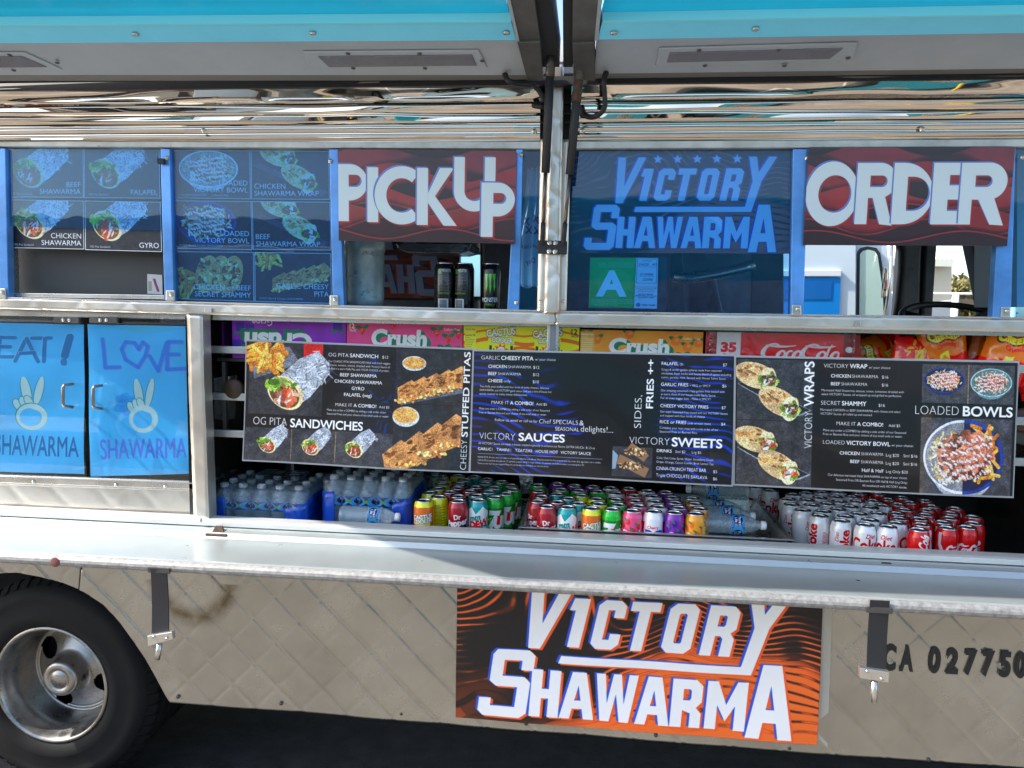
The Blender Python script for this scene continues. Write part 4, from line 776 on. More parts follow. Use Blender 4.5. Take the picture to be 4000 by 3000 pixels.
# ================================================================== the food truck
truck = thing('food_truck', 'stainless steel food truck with raised blue awning hatches and drinks counter', 'food truck', (0, 0, GZ))
X0, X1 = -2.75, 2.55
def quilt(name, px, Y, m, parent, dx=.01, sp=.105, amp=.0028, nz=None, bottom=None, th=.02, seed=0, asp=1.0):
    """pressed diamond pattern on a real sheet; px = TL TR BR BL photo pixels on plane Y"""
    TL, TR, BR, BL = [np.array(at(x, y, Y)) for x, y in px]
    n = max(2, int(np.linalg.norm(TR - TL) / dx)); H = np.linalg.norm(TL - BL); nz = nz or max(2, int(H / dx)); a = np.linspace(0, 1, n + 1)[None, :, None]; b = np.linspace(0, 1, nz + 1)[:, None, None]
    Bt = BL * (1 - a) + BR * a
    if bottom is not None: Bt = Bt.copy(); Bt[0, :, 2] = np.interp(Bt[0, :, 0], bottom[0], bottom[1])
    P = (TL * (1 - a) + TR * a) * (1 - b) + Bt * b; x, z = P[..., 0], P[..., 2]
    u = (x + z * asp) / sp; w_ = (x - z * asp) / sp; r = np.random.default_rng(seed)
    h = amp * (np.tanh(6.5 * np.abs(np.sin(np.pi * u))) * (.35 + .65 * np.tanh(6.5 * np.abs(np.sin(np.pi * w_)))))
    h = h + .0022 * np.sin(x * 5.1 + z * 3.3 + seed) + .0014 * np.sin(x * 13 - z * 11 + 1) + .0010 * np.sin(w_ * 2.2 + seed)
    for k in range(int(6 * np.linalg.norm(TR - TL))): cx, cz = r.uniform(TL[0], TR[0]), r.uniform(BL[2], TL[2]); h = h - .003 * r.random() * np.exp(-((x - cx) ** 2 + (z - cz) ** 2) / .0009)
    V = P.copy(); V[..., 1] -= h; V = V.reshape(-1, 3); N = n + 1
    f = [(j * N + i, (j + 1) * N + i, (j + 1) * N + i + 1, j * N + i + 1) for j in range(nz) for i in range(n)]
    k = len(V); rim = list(range(N)) + [j * N + n for j in range(1, nz + 1)] + [nz * N + i for i in range(n - 1, -1, -1)] + [j * N for j in range(nz - 1, 0, -1)]
    Bk = V[rim] + np.array([0, th, 0]); V = np.concatenate([V, Bk])
    for i in range(len(rim)): j = (i + 1) % len(rim); f.append((rim[i], rim[j], k + j, k + i))
    f.append(tuple(range(k, k + len(rim)))[::-1])
    o = mo(name, V, f, m, parent); me = o.data; s = [True] * (nz * n) + [False] * (len(f) - nz * n); me.polygons.foreach_set('use_smooth', s); return o
_RV = {}
def rivets(name, pts, r, m, parent):
    key = (r, m.name)
    if key not in _RV:
        v, f = lathev([(r, 0), (r * .8, -r * .45), (.0001, -r * .6)], 8, 'y', (0, 0, 0)); q = bpy.data.meshes.new(name); q.from_pydata(v, [], f); q.materials.append(m); q.polygons.foreach_set('use_smooth', [True] * len(f)); _RV[key] = q
    for p in pts: o = bpy.data.objects.new(name, _RV[key]); COL.objects.link(o); o.parent = parent; o.location = Vector(p) - wloc(parent)
def studs(name, pts, prof, m, parent):
    v, f = lathev(prof, 10, 'z', (0, 0, 0)); q = bpy.data.meshes.new(name); q.from_pydata(v, [], f); q.materials.append(m); q.polygons.foreach_set('use_smooth', [True] * len(f))
    for p in pts: o = bpy.data.objects.new(name, q); COL.objects.link(o); o.parent = parent; o.location = Vector(p) - wloc(parent)
# ---- lower skirt with the wheel arch cut out
arch = [(-140, 2275), (0, 2240), (63, 2237), (158, 2253), (253, 2278), (329, 2310), (405, 2361), (468, 2430), (525, 2506), (570, 2570), (608, 2639), (633, 2690), (661, 2744), (1300, 2790), (2700, 2905), (4000, 2998), (4500, 3034)]
bx = [at(x, y, 0)[0] for x, y in arch]; bz = [at(x, y, 0)[2] for x, y in arch]
quilt('skirt_panel', [(332, 2100), (4500, 2300), (4500, 3034), (332, 2800)], 0, m_skirt, truck, dx=.0055, sp=.155, amp=.0034, bottom=(bx, bz), th=.012, seed=3)
quilt('skirt_panel', [(-140, 2080), (327, 2100), (327, 2800), (-140, 2800)], 0.001, m_skirt, truck, dx=.0055, sp=.155, amp=.0034, bottom=(bx, bz), th=.012, seed=5)
rivets('skirt_rivet', [at(x, y, -.004) for x, y in ((695, 2722), (1098, 2748), (1568, 2787), (2055, 2826), (2562, 2872), (3083, 2922), (3628, 2968))], .007, m_dark, truck)
tp = slab('tape_strip', [(3196, 2372), (3250, 2376), (3232, 2925), (3180, 2920)], -.006, .001, M('clear_tape', (.42, .40, .34), .3), truck)
# dark bulk under the body; left box deepened to block sun under the truck
xa = at(700, 2800, .45)[0]
box('undercarriage', xa, X1, .45, 1.95, .30, .84, m_under, truck); box('undercarriage', X0, xa, .62, 1.95, .0, .84, m_under, truck)
box('wheel_well', X0, xa, .02, .62, .80, .84, m_under, truck)
box('sun_blocker', xa + .3, X1, .50, .60, .0, .30, m_under, truck); box('axle', X0, X1, .9, 1.05, .2, .3, m_under, truck)  # first box is unseen, added to stop sun reaching ground under the body
# ---- sill and counter lip: one section pushed along the truck
def section(name, pts, m, x0=X0, x1=X1, closed=True, bevel=0, smooth=False, parent=truck):
    n = len(pts); v = [(x0, y, z) for y, z in pts] + [(x1, y, z) for y, z in pts]
    f = [(i, (i + 1) % n, (i + 1) % n + n, i + n) for i in range(n if closed else n - 1)]
    if closed: f += [tuple(range(n))[::-1], tuple(range(n, 2 * n))]
    return mo(name, v, f, m, parent, bevel=bevel)
def zz(py, Y): return at(2000, py, Y)[2]
za, zb, zc, zd = zz(2082, -.005), zz(2112, -.022), zz(2139, -.05), zz(2162, -.06)
section('sill', [(.035, za), (-.010, za), (-.022, za - .004), (-.024, zb), (.035, zb)], m_sill, bevel=.002)
section('ledge', [(.035, zb - .003), (-.026, zb - .003), (-.050, zc), (-.050, zc - .05), (.035, zc - .05)], m_lip, bevel=.0015)
ze = zd - .006
section('counter_top', [(-.0515, zc + .003), (-.066, zd + .001), (-.256, ze + .001), (-.264, ze - .004), (-.256, ze - .012), (-.0515, zd - .02)], m_lip, bevel=.002)
rad = .0165; section('counter_nosing', [(-.258 + rad * math.cos(a) - .004, ze - .019 + rad * 1.05 * math.sin(a)) for a in np.linspace(math.pi * .42, math.pi * 1.75, 10)], m_worn, bevel=.001)
for (x, y), s in (((855, 2074), 1.0), ((3462, 2219), 1.15)):
    c_ = at(x, y, -.04); lt = box('hatch_catch', c_[0] - .036 * s, c_[0] + .036 * s, -.062, -.026, c_[2] - .012, c_[2] - .004, m_rust, truck, bevel=.002)
    mo('catch_tongue', [(c_[0] - .02 * s, -.047, c_[2] - .004), (c_[0] + .02 * s, -.047, c_[2] - .004), (c_[0] + .011 * s, -.04, c_[2] + .016), (c_[0] - .011 * s, -.04, c_[2] + .016), (c_[0] - .02 * s, -.038, c_[2] - .004), (c_[0] + .02 * s, -.038, c_[2] - .004), (c_[0] + .011 * s, -.034, c_[2] + .016), (c_[0] - .011 * s, -.034, c_[2] + .016)], [(0, 1, 2, 3), (7, 6, 5, 4), (0, 4, 5, 1), (1, 5, 6, 2), (2, 6, 7, 3), (3, 7, 4, 0)], m_rust, lt)
# small dents and spots on the counter
for x, y in ((1005, 2117), (3350, 2266), (735, 2130)):
    p = atz(x, y, ze + .004); lathe('drill_hole', [(.008, .0), (.008, .0012), (.0001, .0013)], m_under, truck, n=10, o=(p[0], p[1], ze + .0035))
lathe('red_stain', [(.015, .0), (.013, -.0010), (.0001, -.0012)], M('dried_red_stain', (.16, .05, .04), .8), truck, n=14, axis='y', o=at(215, 2196, -.2785))

# ---- wheel
wc = at(205, 2672, .12); wr = .212
whl = thing('wheel', None, None); whl.parent = truck; whl.location = (wc[0], .12, wc[2] - GZ)
W0 = (0, 0, 0)
def rimmesh():
    prof = [(.212, .0), (.219, -.006), (.217, -.012), (.209, -.014), (.203, -.006), (.196, .012), (.192, .035), (.187, .042), (.184, .075), (.181, .118), (.174, .138), (.168, .146), (.163, .138), (.160, .143)]
    for r in np.linspace(.158, .080, 24): prof.append((r, .143 - (.158 - r) * .42))
    prof += [(.076, .106), (.069, .100), (.067, .080), (.066, .044), (.062, .034), (.053, .030), (.040, .029), (.037, .033), (.032, .033), (.029, .029), (.0001, .029)]
    n = 300; v, f = lathev(prof, n, 'y', W0); hole = []
    for k in (146, 243, 338): a = math.radians(k); hole.append((.128 * math.cos(a), .128 * math.sin(a)))
    keep = []
    for q in f:
        c = np.mean([v[i] for i in q], 0); r = math.hypot(c[0], c[2])
        if .078 < r < .164 and any(math.hypot(c[0] - hx, c[2] - hz) < .040 for hx, hz in hole): continue
        keep.append(q)
    return v, keep, hole
v, f, holes = rimmesh()
mo('rim', v, f, m_rim, whl, smooth=True, local=True)
lathe('drum', [(.17, .20), (.0001, .205)], m_under, whl, axis='y', local=True)
R1 = .385
tp_ = [(.212, .0), (.222, -.010), (.235, -.018), (.262, -.026), (.266, -.024), (.300, -.026), (.318, -.022), (.322, -.024), (.345, -.016), (.362, .0), (.372, .012), (R1 - .004, .020), (R1, .030)]
for y in (.055, .058, .072, .075, .115, .118, .132, .135, .175, .178, .192, .195, .225): tp_.append((R1 - (.010 if y in (.058, .072, .118, .132, .178, .192) else 0), y))
tp_ += [(R1 - .012, .24), (.33, .262), (.24, .262), (.20, .24)]
lathe('tyre', tp_, m_tyre, whl, n=96, axis='y', local=True, o=W0)
# tread shoulder blocks
v = []; f = []
for k in range(56):
    a0, a1 = 2 * math.pi * k / 56, 2 * math.pi * (k + .62) / 56
    q = []
    for a in (a0, a1):
        for (r, y) in ((.366, -.004), (R1 + .004, .026), (R1 + .004, .05), (.37, .05)): q.append((r * math.cos(a), y, r * math.sin(a)))
    n = len(v); v += q; f += [tuple(n + i for i in t) for t in ((0, 1, 2, 3), (7, 6, 5, 4), (0, 4, 5, 1), (1, 5, 6, 2), (2, 6, 7, 3), (3, 7, 4, 0))]
mo('tread_blocks', v, f, m_tyre, whl, local=True)
tag(bpy.data.objects['tread_blocks'], kind='stuff')
v, f = lathev(tp_, 64, 'y', (0, .30, 0)); mo('inner_tyre', v, f, m_tyre, whl, smooth=True, local=True)

# ---- straps hanging from the counter
for P4, BK, PN in (([(588, 2222), (648, 2226), (656, 2478), (592, 2474)], [(574, 2484), (672, 2468), (676, 2498), (578, 2526)], [(624, 2516), (614, 2575)]), ([(3400, 2345), (3478, 2350), (3462, 2624), (3386, 2612)], [(3360, 2608), (3474, 2626), (3472, 2668), (3360, 2650)], [(3414, 2660), (3414, 2742)])):
    C4 = [at(x, y, -.285) for x, y in P4]
    st = sheet('counter_strap', C4, m_strap, truck, nx=6, nz=14, th=.004, bend=lambda a, b: .004 * math.sin(b * 3.1) + .003 * a)
    bk = slab('buckle', BK, -.296, .016, m_steel, st, bevel=.002); tube('pin', [at(PN[0][0], PN[0][1], -.288), at(PN[1][0], PN[1][1], -.288)], .0085, m_steel, st)
    rivets('rivet', [(Vector(at(BK[0][0], BK[0][1], -.298)) * (1 - t) + Vector(at(BK[2][0], BK[2][1], -.298)) * t)[:] for t in (.25, .75)], .005, m_bolt, st)
    hx = (C4[0][0] + C4[1][0]) / 2; box('strap_loop', hx - .034, hx + .034, -.2835, -.278, ze - .034, ze - .018, m_dark, st, bevel=.001)

# ---- stencilled number on the skirt
m_stencil = M('stencil_black', (.015, .015, .015), .6, dirt=(60, (.4, .37, .32), .68))
rn = bpy.data.objects.new('registration_number', None); COL.objects.link(rn); rn.parent = truck
for ch_, px, w_ in (('C', 3448, 50), ('A', 3513, 54), ('0', 3624, 48), ('2', 3694, 48), ('7', 3766, 46), ('7', 3834, 46), ('5', 3902, 44), ('0', 3962, 46)):
    tcu = bpy.data.curves.new('number', 'FONT'); tcu.body = ch_; tcu.size = .1; tcu.extrude = .0006; tcu.offset = .0042
    to = bpy.data.objects.new('digit', tcu); COL.objects.link(to); me = bpy.data.meshes.new_from_object(to.evaluated_get(bpy.context.evaluated_depsgraph_get())); bpy.data.objects.remove(to)
    q = np.array([v.co[:] for v in me.vertices]); yb = 2612 + (px - 3448) * .058; p = at(px, yb, -.0065); k = (at(px + w_, yb, -.0065)[0] - p[0]) / np.ptp(q[:, 0]); kz = (at(px, yb - 90, -.0065)[2] - p[2]) / (capinfo()[0] * .1)
    mo('digit', np.stack([p[0] + (q[:, 0] - q[:, 0].min()) * k, -.0065 - q[:, 2], p[2] + q[:, 1] * kz], 1), [tuple(f_.vertices) for f_ in me.polygons], m_stencil, rn)

# ---- cabinet on the left: kick panel, piano hinge, glass doors, corner post
quilt('kick_panel', [(-400, 1870), (752, 1908), (758, 2030), (-400, 1990)], .05, m_quilt, truck, dx=.012, sp=.16, amp=.003, seed=8)
slab('door_rail', [(-400, 1842), (752, 1880), (753, 1912), (-400, 1872)], .03, .02, m_steel, truck, bevel=.002)
slab('piano_hinge', [(-400, 1848), (752, 1886), (752, 1890), (-400, 1852)], .024, .006, m_bolt, truck)
rivets('rail_screw', [at(x, y, .029) for x, y in ((130, 1882), (452, 1895), (645, 1901))], .006, m_bolt, truck)
quilt('corner_post', [(731, 1228), (793, 1229), (817, 2030), (757, 2026)], -.004, m_quilt, truck, dx=.012, sp=.13, amp=.0025, th=.05, seed=9)
rivets('post_screw', [at(783, 2032, -.03)], .008, m_bolt, truck)
cl_ = at(800, 1600, .03)[0]
box('cabinet_floor', X0, cl_ + .1, .06, .8, .842, .86, m_inner, truck); box('cabinet_back', X0, at(760, 1600, .05)[0], .30, .32, 1.0, 1.62, m_inner, truck)
for i, (P4, hx, hw, hz) in enumerate((([(-420, 1232), (326, 1236), (334, 1868), (-420, 1838)], 284, -1, (1498, 1592)), ([(346, 1236), (736, 1240), (754, 1884), (352, 1868)], 360, 1, (1504, 1598)))):
    d = slab('cabinet_door', P4, .03, .006, m_clear, truck)
    ha = [(hx, hz[0]), (hx - 36 if hw < 0 else hx + 36, hz[0])] if 0 else None
    xo = 246 if i == 0 else 363; xi = 284 if i == 0 else 398
    tube('handle', [at(xi, hz[0] + 2, .028), at(xi - 3, hz[0] + 2, .0), at(xo + 6, hz[0] + 6, -.022), at(xo, hz[0] + 14, -.026), at(xo, hz[1] - 14, -.026), at(xo + 6, hz[1] - 5, -.022), at(xi - 3, hz[1] - 2, .0), at(xi, hz[1] - 2, .028)], .0052, M('handle_steel', (.25, .23, .21), .3, .9), d)
    xc = (208, 308) if i == 0 else (348, 458)
    hg = slab('door_hinge', [(xc[0], 1237), (xc[1], 1239), (xc[1], 1264), (xc[0], 1261)], .016, .012, m_dark, d, bevel=.003); rivets('hinge_screw', [at((xc[0] + xc[1]) / 2 + q, 1250, .015) for q in (-12, 12)], .006, m_bolt, hg)

# ---- front rail under the windows, upper posts, header, polished band
quilt('front_rail', [(-400, 1153), (2166, 1219), (2166, 1268), (-400, 1194)], 0, m_quilt, truck, dx=.008, sp=.165, amp=.0022, th=.05, seed=11)
quilt('front_rail', [(2170, 1219), (4500, 1251), (4500, 1308), (2170, 1268)], 0.001, m_quilt, truck, dx=.008, sp=.165, amp=.0022, th=.05, seed=12)
slab('rail_cap', [(-400, 1150), (2166, 1213), (2166, 1219), (-400, 1156)], -.004, .06, m_steel, truck, bevel=.001); slab('rail_cap', [(2170, 1214), (4500, 1246), (4500, 1252), (2170, 1220)], -.004, .06, m_steel, truck, bevel=.001)
for x, y in ((812, 1212), (2155, 1248), (3348, 1262)): slab('rail_badge', [(x - 14, y - 10), (x + 14, y - 10), (x + 14, y + 10), (x - 14, y + 10)], -.008, .003, m_steel, truck, bevel=.001)
quilt('centre_post', [(2149, 255), (2203, 255), (2184, 1222), (2126, 1222)], -.022, m_quilt, truck, dx=.009, sp=.11, amp=.006, th=.03, seed=13)
quilt('post_flange', [(2112, 545), (2152, 545), (2132, 1214), (2098, 1214)], -.006, m_quilt, truck, dx=.012, sp=.13, amp=.002, seed=14); quilt('post_flange', [(2199, 545), (2232, 545), (2212, 1214), (2180, 1214)], -.006, m_quilt, truck, dx=.012, sp=.13, amp=.002, seed=15)
rivets('post_screw', [at(2112, 1179, -.009), at(2199, 1177, -.009), at(2183, 325, -.026)], .007, m_bolt, truck)
slab('post_badge', [(2160, 498), (2188, 498), (2187, 520), (2159, 520)], -.028, .004, m_steel, truck, bevel=.001)
br = slab('strut_bracket', [(2100, 938), (2216, 941), (2214, 994), (2098, 990)], -.040, .014, m_black, truck, bevel=.003); rivets('bracket_bolt', [at(x, y, -.041) for x, y in ((2147, 948), (2170, 948), (2145, 981), (2168, 982))], .008, m_bolt, br)
slab('header_strip', [(-400, 553), (2112, 552), (2112, 581), (-400, 571)], -.008, .05, M('grimy_header', (.50, .48, .43), .45, .5, var=(8, .3), dirt=(11, (.09, .065, .03), .60)), truck, bevel=.002)
slab('header_strip', [(2232, 552), (4500, 540), (4500, 571), (2232, 580)], -.008, .05, MATS['grimy_header'], truck, bevel=.002)
def polished(px0, px1, seed):
    rows = [(333, -.040), (338, -.052), (350, -.0482), (365, -.0442), (380, -.0410), (394, -.0387), (401, -.0378), (404, -.010), (411, -.008), (414, -.034), (422, -.0322), (434, -.0303), (444, -.0293), (448, -.010), (451, -.026), (460, -.0247), (470, -.0237), (480, -.0231), (484, -.004), (487, -.018), (496, -.019), (503, -.014), (505, -.020), (509, -.020), (513, -.010), (522, -.012), (530, -.010), (532, -.019), (537, -.019), (540, -.002), (551, -.002)]
    x0, x1 = at(px0, 450, 0)[0], at(px1, 450, 0)[0]; n = int((x1 - x0) / .018); xs = np.linspace(x0, x1, n + 1); r = np.random.default_rng(seed); nx = vnoise(n + 1, len(rows) * 3, 11, seed, 1)
    v = []; f = []
    for j, (py, Y) in enumerate(rows):
        z = at(2000, py, 0)[2]; k = 2.6 if j in (1, 2, 3, 4, 5, 9, 10, 11, 12, 14, 15, 16, 17) else .25
        for i, x in enumerate(xs): v.append((x, Y - .0070 * k * (nx[j // 2, i] - .5) - .0012 * k * math.sin(x * 6 + j * .5), z + k * .0012 * math.sin(x * 3.2 + seed + j)))
    N = n + 1
    for j in range(len(rows) - 1):
        for i in range(n): f.append((j * N + i, (j + 1) * N + i, (j + 1) * N + i + 1, j * N + i + 1))
    return mo('polished_trim', v, f, m_mirror, truck, smooth=True)
polished(-400, 2112, 3); polished(2232, 4500, 6)
box('trim_backing', X0, X1, .004, .05, at(2000, 565, 0)[2], at(2000, 300, 0)[2], m_under, truck)
for py in (407, 449.5, 484): section('seam', [(-.002, zz(py + 3.2, 0)), (-.016, zz(py + 3.2, 0)), (-.016, zz(py - 3.2, 0)), (-.002, zz(py - 3.2, 0))], m_under)  # rib grooves; black strips widened to draw the hatch's shade between ribs
rivets('trim_bolt', [at(x, y, -.022) for x, y in ((795, 510), (2085, 512), (2275, 510), (3603, 505), (1463, 458), (770, 433))], .008, m_bolt, truck)
section('hinge_gasket', [(-.06, zz(336, -.05)), (-.05, zz(300, -.05)), (.04, zz(300, -.05)), (.04, zz(336, -.05))], m_black)
section('roof_edge', [(-.0, 2.37), (-.03, 2.37), (-.03, 2.43), (.0, 2.43)], m_white)

# ---- awning hatches, swung up
HY, HZ, HA = -.055, zz(316, -.055), math.radians(17)
hn = np.array([0, math.sin(HA), math.cos(HA)])
def hat(px, py, off=0.):
    d = _ray(px, py); p0 = np.array([0, HY, HZ]) - hn * off; return tuple(CAMP + d * (np.dot(p0 - CAMP, hn) / np.dot(d, hn)))
def hslab(name, px, m, parent, off=0., th=.03, bevel=0):
    P = [np.array(hat(x, y, off)) for x, y in px]; n = len(P); v = P + [p + hn * th for p in P]
    return mo(name, v, [tuple(range(n))] + [tuple(range(2 * n - 1, n - 1, -1))] + [(i, i + n, (i + 1) % n + n, (i + 1) % n) for i in range(n)], m, parent, bevel=bevel)
def ext(a, b, y): t = (y - a[1]) / (b[1] - a[1]); return (a[0] + (b[0] - a[0]) * t, y)
m_lens = M('lamp_lens', (.16, .16, .19), .2, .2, bump=(700, 1.0, .002), coat=.4)
def lamp(parent, px, inner):
    l = hslab('hatch_lamp', px, m_hatchgrey, parent, off=.006, th=.006, bevel=.003); hslab('lamp_lens', inner, m_lens, l, off=.009, th=.004, bevel=.002)
    x0, x1 = px[3][0], px[2][0]; ys = (px[0][1] + 6, px[3][1] - 6)
    studs('lamp_screw', [hat(x, y, .006) for x, y in ((x0 + (x1 - x0) * .22, ys[0]), (x0 + (x1 - x0) * .62, ys[0]), (x0 + (x1 - x0) * .25, ys[1]), (x0 + (x1 - x0) * .65, ys[1]), (x1 - 22, (ys[0] + ys[1]) / 2))], [(.007, 0), (.005, -.003), (.0001, -.004)], m_dark, l)
hl = hslab('awning_hatch', [(-1150, 293), (2056, 293), (2018, 158), (-1150, 176)], m_hatchgrey, truck, th=.05)
hslab('bevel', [(-1150, 318), (2062, 314), (2056, 293.5), (-1150, 293.5)], M('hatch_bevel', (.22, .21, .2), .5, .3), hl, off=-.004, th=.045)
hslab('trim_strip', [(-1150, 176), (2016, 157), (1998, 90), (-1150, 112)], m_cyanl, hl, off=.010, th=.06)
hslab('cyan_bead', [(-1150, 112), (1997, 89), (1996, 84), (-1150, 104)], M('cyan_bead', (.25, .80, .88), .3), hl, off=.013, th=.06)
hslab('cyan_panel', [(-1150, 104), (1996, 84), (1905, -320), (-1150, -320)], m_cyan, hl, off=-.012, th=.05)
hslab('edge_strip', [(2030, 166), (2018, 160), (1905, -320), (1922, -320)], m_hatchgrey, hl, off=.016, th=.06)
hslab('side_member', [(2110, 161), (2022, 164), (1924, -320), (2040, -320)], m_hatchdark, hl, off=.012, th=.06)
hslab('corner_plate', [(2122, 316), (2060, 316), (2021, 167), (2110, 163)], m_hatchdark, hl, off=.02, th=.07, bevel=.002)
hslab('edge_gasket', [(2186, 262), (2122, 262), (2042, -320), (2116, -320)], m_black, hl, off=-.004, th=.09)
hr = hslab('awning_hatch', [(2322, 288), (4500, 262), (4500, 122), (2332, 156)], m_hatchgrey, truck, th=.05)
hslab('bevel', [(2322, 314), (4500, 286), (4500, 262.5), (2322, 288.5)], MATS['hatch_bevel'], hr, off=-.004, th=.045)
hslab('trim_strip', [(2334, 155), (4500, 121), (4500, 52), (2352, 88)], m_cyanl, hr, off=.010, th=.06)
hslab('cyan_bead', [(2352, 88), (4500, 52), (4500, 46), (2353, 82)], MATS['cyan_bead'], hr, off=.013, th=.06)
hslab('cyan_panel', [(2353, 82), (4500, 46), (4500, -320), (2385, -320)], m_cyan, hr, off=-.012, th=.05)
hslab('edge_strip', [(2322, 160), (2336, 158), (2386, -320), (2366, -320)], m_hatchgrey, hr, off=.016, th=.06)
hslab('side_member', [(2236, 166), (2322, 164), (2366, -320), (2240, -320)], m_hatchdark, hr, off=.012, th=.06)
hslab('corner_plate', [(2240, 312), (2324, 316), (2322, 167), (2236, 169)], m_hatchdark, hr, off=.02, th=.07, bevel=.002)
hslab('edge_gasket', [(2200, 262), (2238, 262), (2240, -320), (2196, -320)], m_black, hr, off=-.004, th=.09)
lamp(hl, [(1182, 203), (1870, 198), (1905, 268), (1205, 272)], [(1240, 222), (1845, 216), (1862, 258), (1285, 264)]); lamp(hl, [(-300, 208), (95, 206), (245, 275), (-300, 280)], [(-280, 224), (85, 222), (185, 264), (-280, 268)])
lamp(hr, [(2575, 190), (3350, 168), (3335, 236), (2560, 262)], [(2615, 208), (3295, 190), (3240, 232), (2605, 246)])
for hh, L_ in ((hl, [(530, 133), (1222, 129), (1978, 127)]), (hr, [(2398, 128), (2951, 112)])):
    studs('strip_rivet', [hat(x, y, .012) for x, y in L_], [(.009, 0), (.009, -.004), (.003, -.004), (.003, .001), (.0001, .001)], m_bolt, hh)
# gas struts and cables
for A, B, Cc_, hy in (((2150, 262), (2134, 683), (2118, 955), -1), ((2262, 285), (2222, 698), (2200, 955), 1)):
    p0 = np.array(hat(A[0], A[1], .02)); pe = np.array(at(Cc_[0], Cc_[1], -.055)); 
    t = (B[1] - A[1]) / (Cc_[1] - A[1]); pm = p0 + (pe - p0) * .58
    s_ = tube('gas_strut', [p0, pm], .0125, m_black, truck, n=14); tube('rod', [pm, p0 + (pe - p0) * .88], .0052, M('strut_rod', (.16, .12, .10), .35, .9), s_); tube('end_fitting', [p0 + (pe - p0) * .87, pe], .0072, m_black, s_)
    tube('clevis', [p0 + np.array([0, 0, .045]), p0 + np.array([0, 0, -.02])], .013, m_dark, s_); tube('rust_band', [p0 + (pe - p0) * .0, p0 + (pe - p0) * (.05 if hy < 0 else .16)], .0131, m_rust, s_)
def cable(pts): 
    P = [np.array(p) for p in pts]; Q = []
    for i in range(len(P) - 1):
        a, b, c, d = P[max(i - 1, 0)], P[i], P[i + 1], P[min(i + 2, len(P) - 1)]
        for t in np.linspace(0, 1, 9)[:-1]: Q.append(.5 * ((2 * b) + (-a + c) * t + (2 * a - 5 * b + 4 * c - d) * t * t + (-a + 3 * b - 3 * c + d) * t ** 3))
    Q.append(P[-1]); R = []; QQ = []
    for i in range(len(Q) - 1):
        for k in range(3): QQ.append(Q[i] + (Q[i + 1] - Q[i]) * k / 3); R.append(.0082 if (len(QQ) % 2) else .0062)
    tube('lamp_cable', QQ, R, m_black, truck, n=8)
cable([hat(1972, 290, .0), at(1985, 315, -.12), at(2030, 328, -.10), at(2075, 330, -.09), at(2105, 355, -.08), at(2125, 395, -.07)])
cable([at(2085, 412, -.03), at(2110, 416, -.055), at(2135, 418, -.04)])
cable([hat(2368, 283, .0), at(2358, 318, -.12), at(2362, 370, -.11), at(2360, 425, -.10), at(2325, 455, -.09), at(2285, 450, -.07), at(2272, 415, -.04)])

# ---- windows: film covered frames, panes, clips
def window(px, Y=.012, th=.004, m=None): return slab('window_pane', px, Y, th, m or m_film, truck)
w1 = window([(18, 581), (624, 584), (631, 900), (28, 884)], .010)
w2 = window([(665, 584), (1288, 588), (1299, 1190), (680, 1172)], .012)
w4 = window([(2042, 587), (2114, 587), (2098, 1214), (2026, 1210)], .012)
w3 = window([(2230, 588), (3104, 584), (3092, 1234), (2212, 1220)], .012)
w5 = window([(3968, 576), (4500, 568), (4500, 1250), (3950, 1244)], .012)
for w_, P4 in ((w1, [(-16, 578), (20, 579), (32, 1168), (0, 1166)]), (w1, [(626, 580), (662, 581), (679, 1176), (642, 1174)]), (w2, [(1286, 582), (1320, 582), (1344, 1198), (1300, 1196)]), (w4, [(2016, 582), (2043, 582), (2027, 1216), (1981, 1214)]), (w3, [(3098, 581), (3160, 581), (3138, 1236), (3088, 1235)]), (w5, [(3916, 575), (3968, 575), (3949, 1247), (3876, 1246)])):
    slab('window_frame', P4, -.002, .03, m_filmframe, w_, bevel=.002)
for w_, x, y, s in ((w1, 4, 1146, 1), (w1, 664, 1153, 1), (w2, 1304, 1172, 1), (w3, 3112, 1210, 1.1), (w5, 3930, 1218, 1.1)):
    k = slab('frame_clip', [(x - 17 * s, y - 20), (x + 17 * s, y - 20), (x + 18 * s, y + 22), (x - 18 * s, y + 22)], -.010, .006, m_steel, w_, bevel=.003); rivets('clip_bolt', [at(x + 4, y - 3, -.012)], .007, m_bolt, k)
rivets('frame_bolt', [at(x, y, -.006) for x, y in ((651, 616), (1290, 628), (2036, 603), (3152, 617), (3994, 615), (2017, 1181))], .007, m_bolt, truck)
sc = slab('insect_screen', [(40, 905), (634, 915), (640, 1152), (46, 1146)], .10, .004, m_screen, truck); slab('screen_frame', [(30, 1144), (642, 1152), (642, 1170), (30, 1160)], .03, .05, m_steel, sc, bevel=.002); slab('screen_frame', [(28, 890), (44, 890), (52, 1146), (34, 1146)], .05, .03, m_steel, sc, bevel=.002)
slab('hook', [(612, 617), (640, 619), (640, 640), (612, 638)], -.02, .012, m_black, w1, bevel=.002)

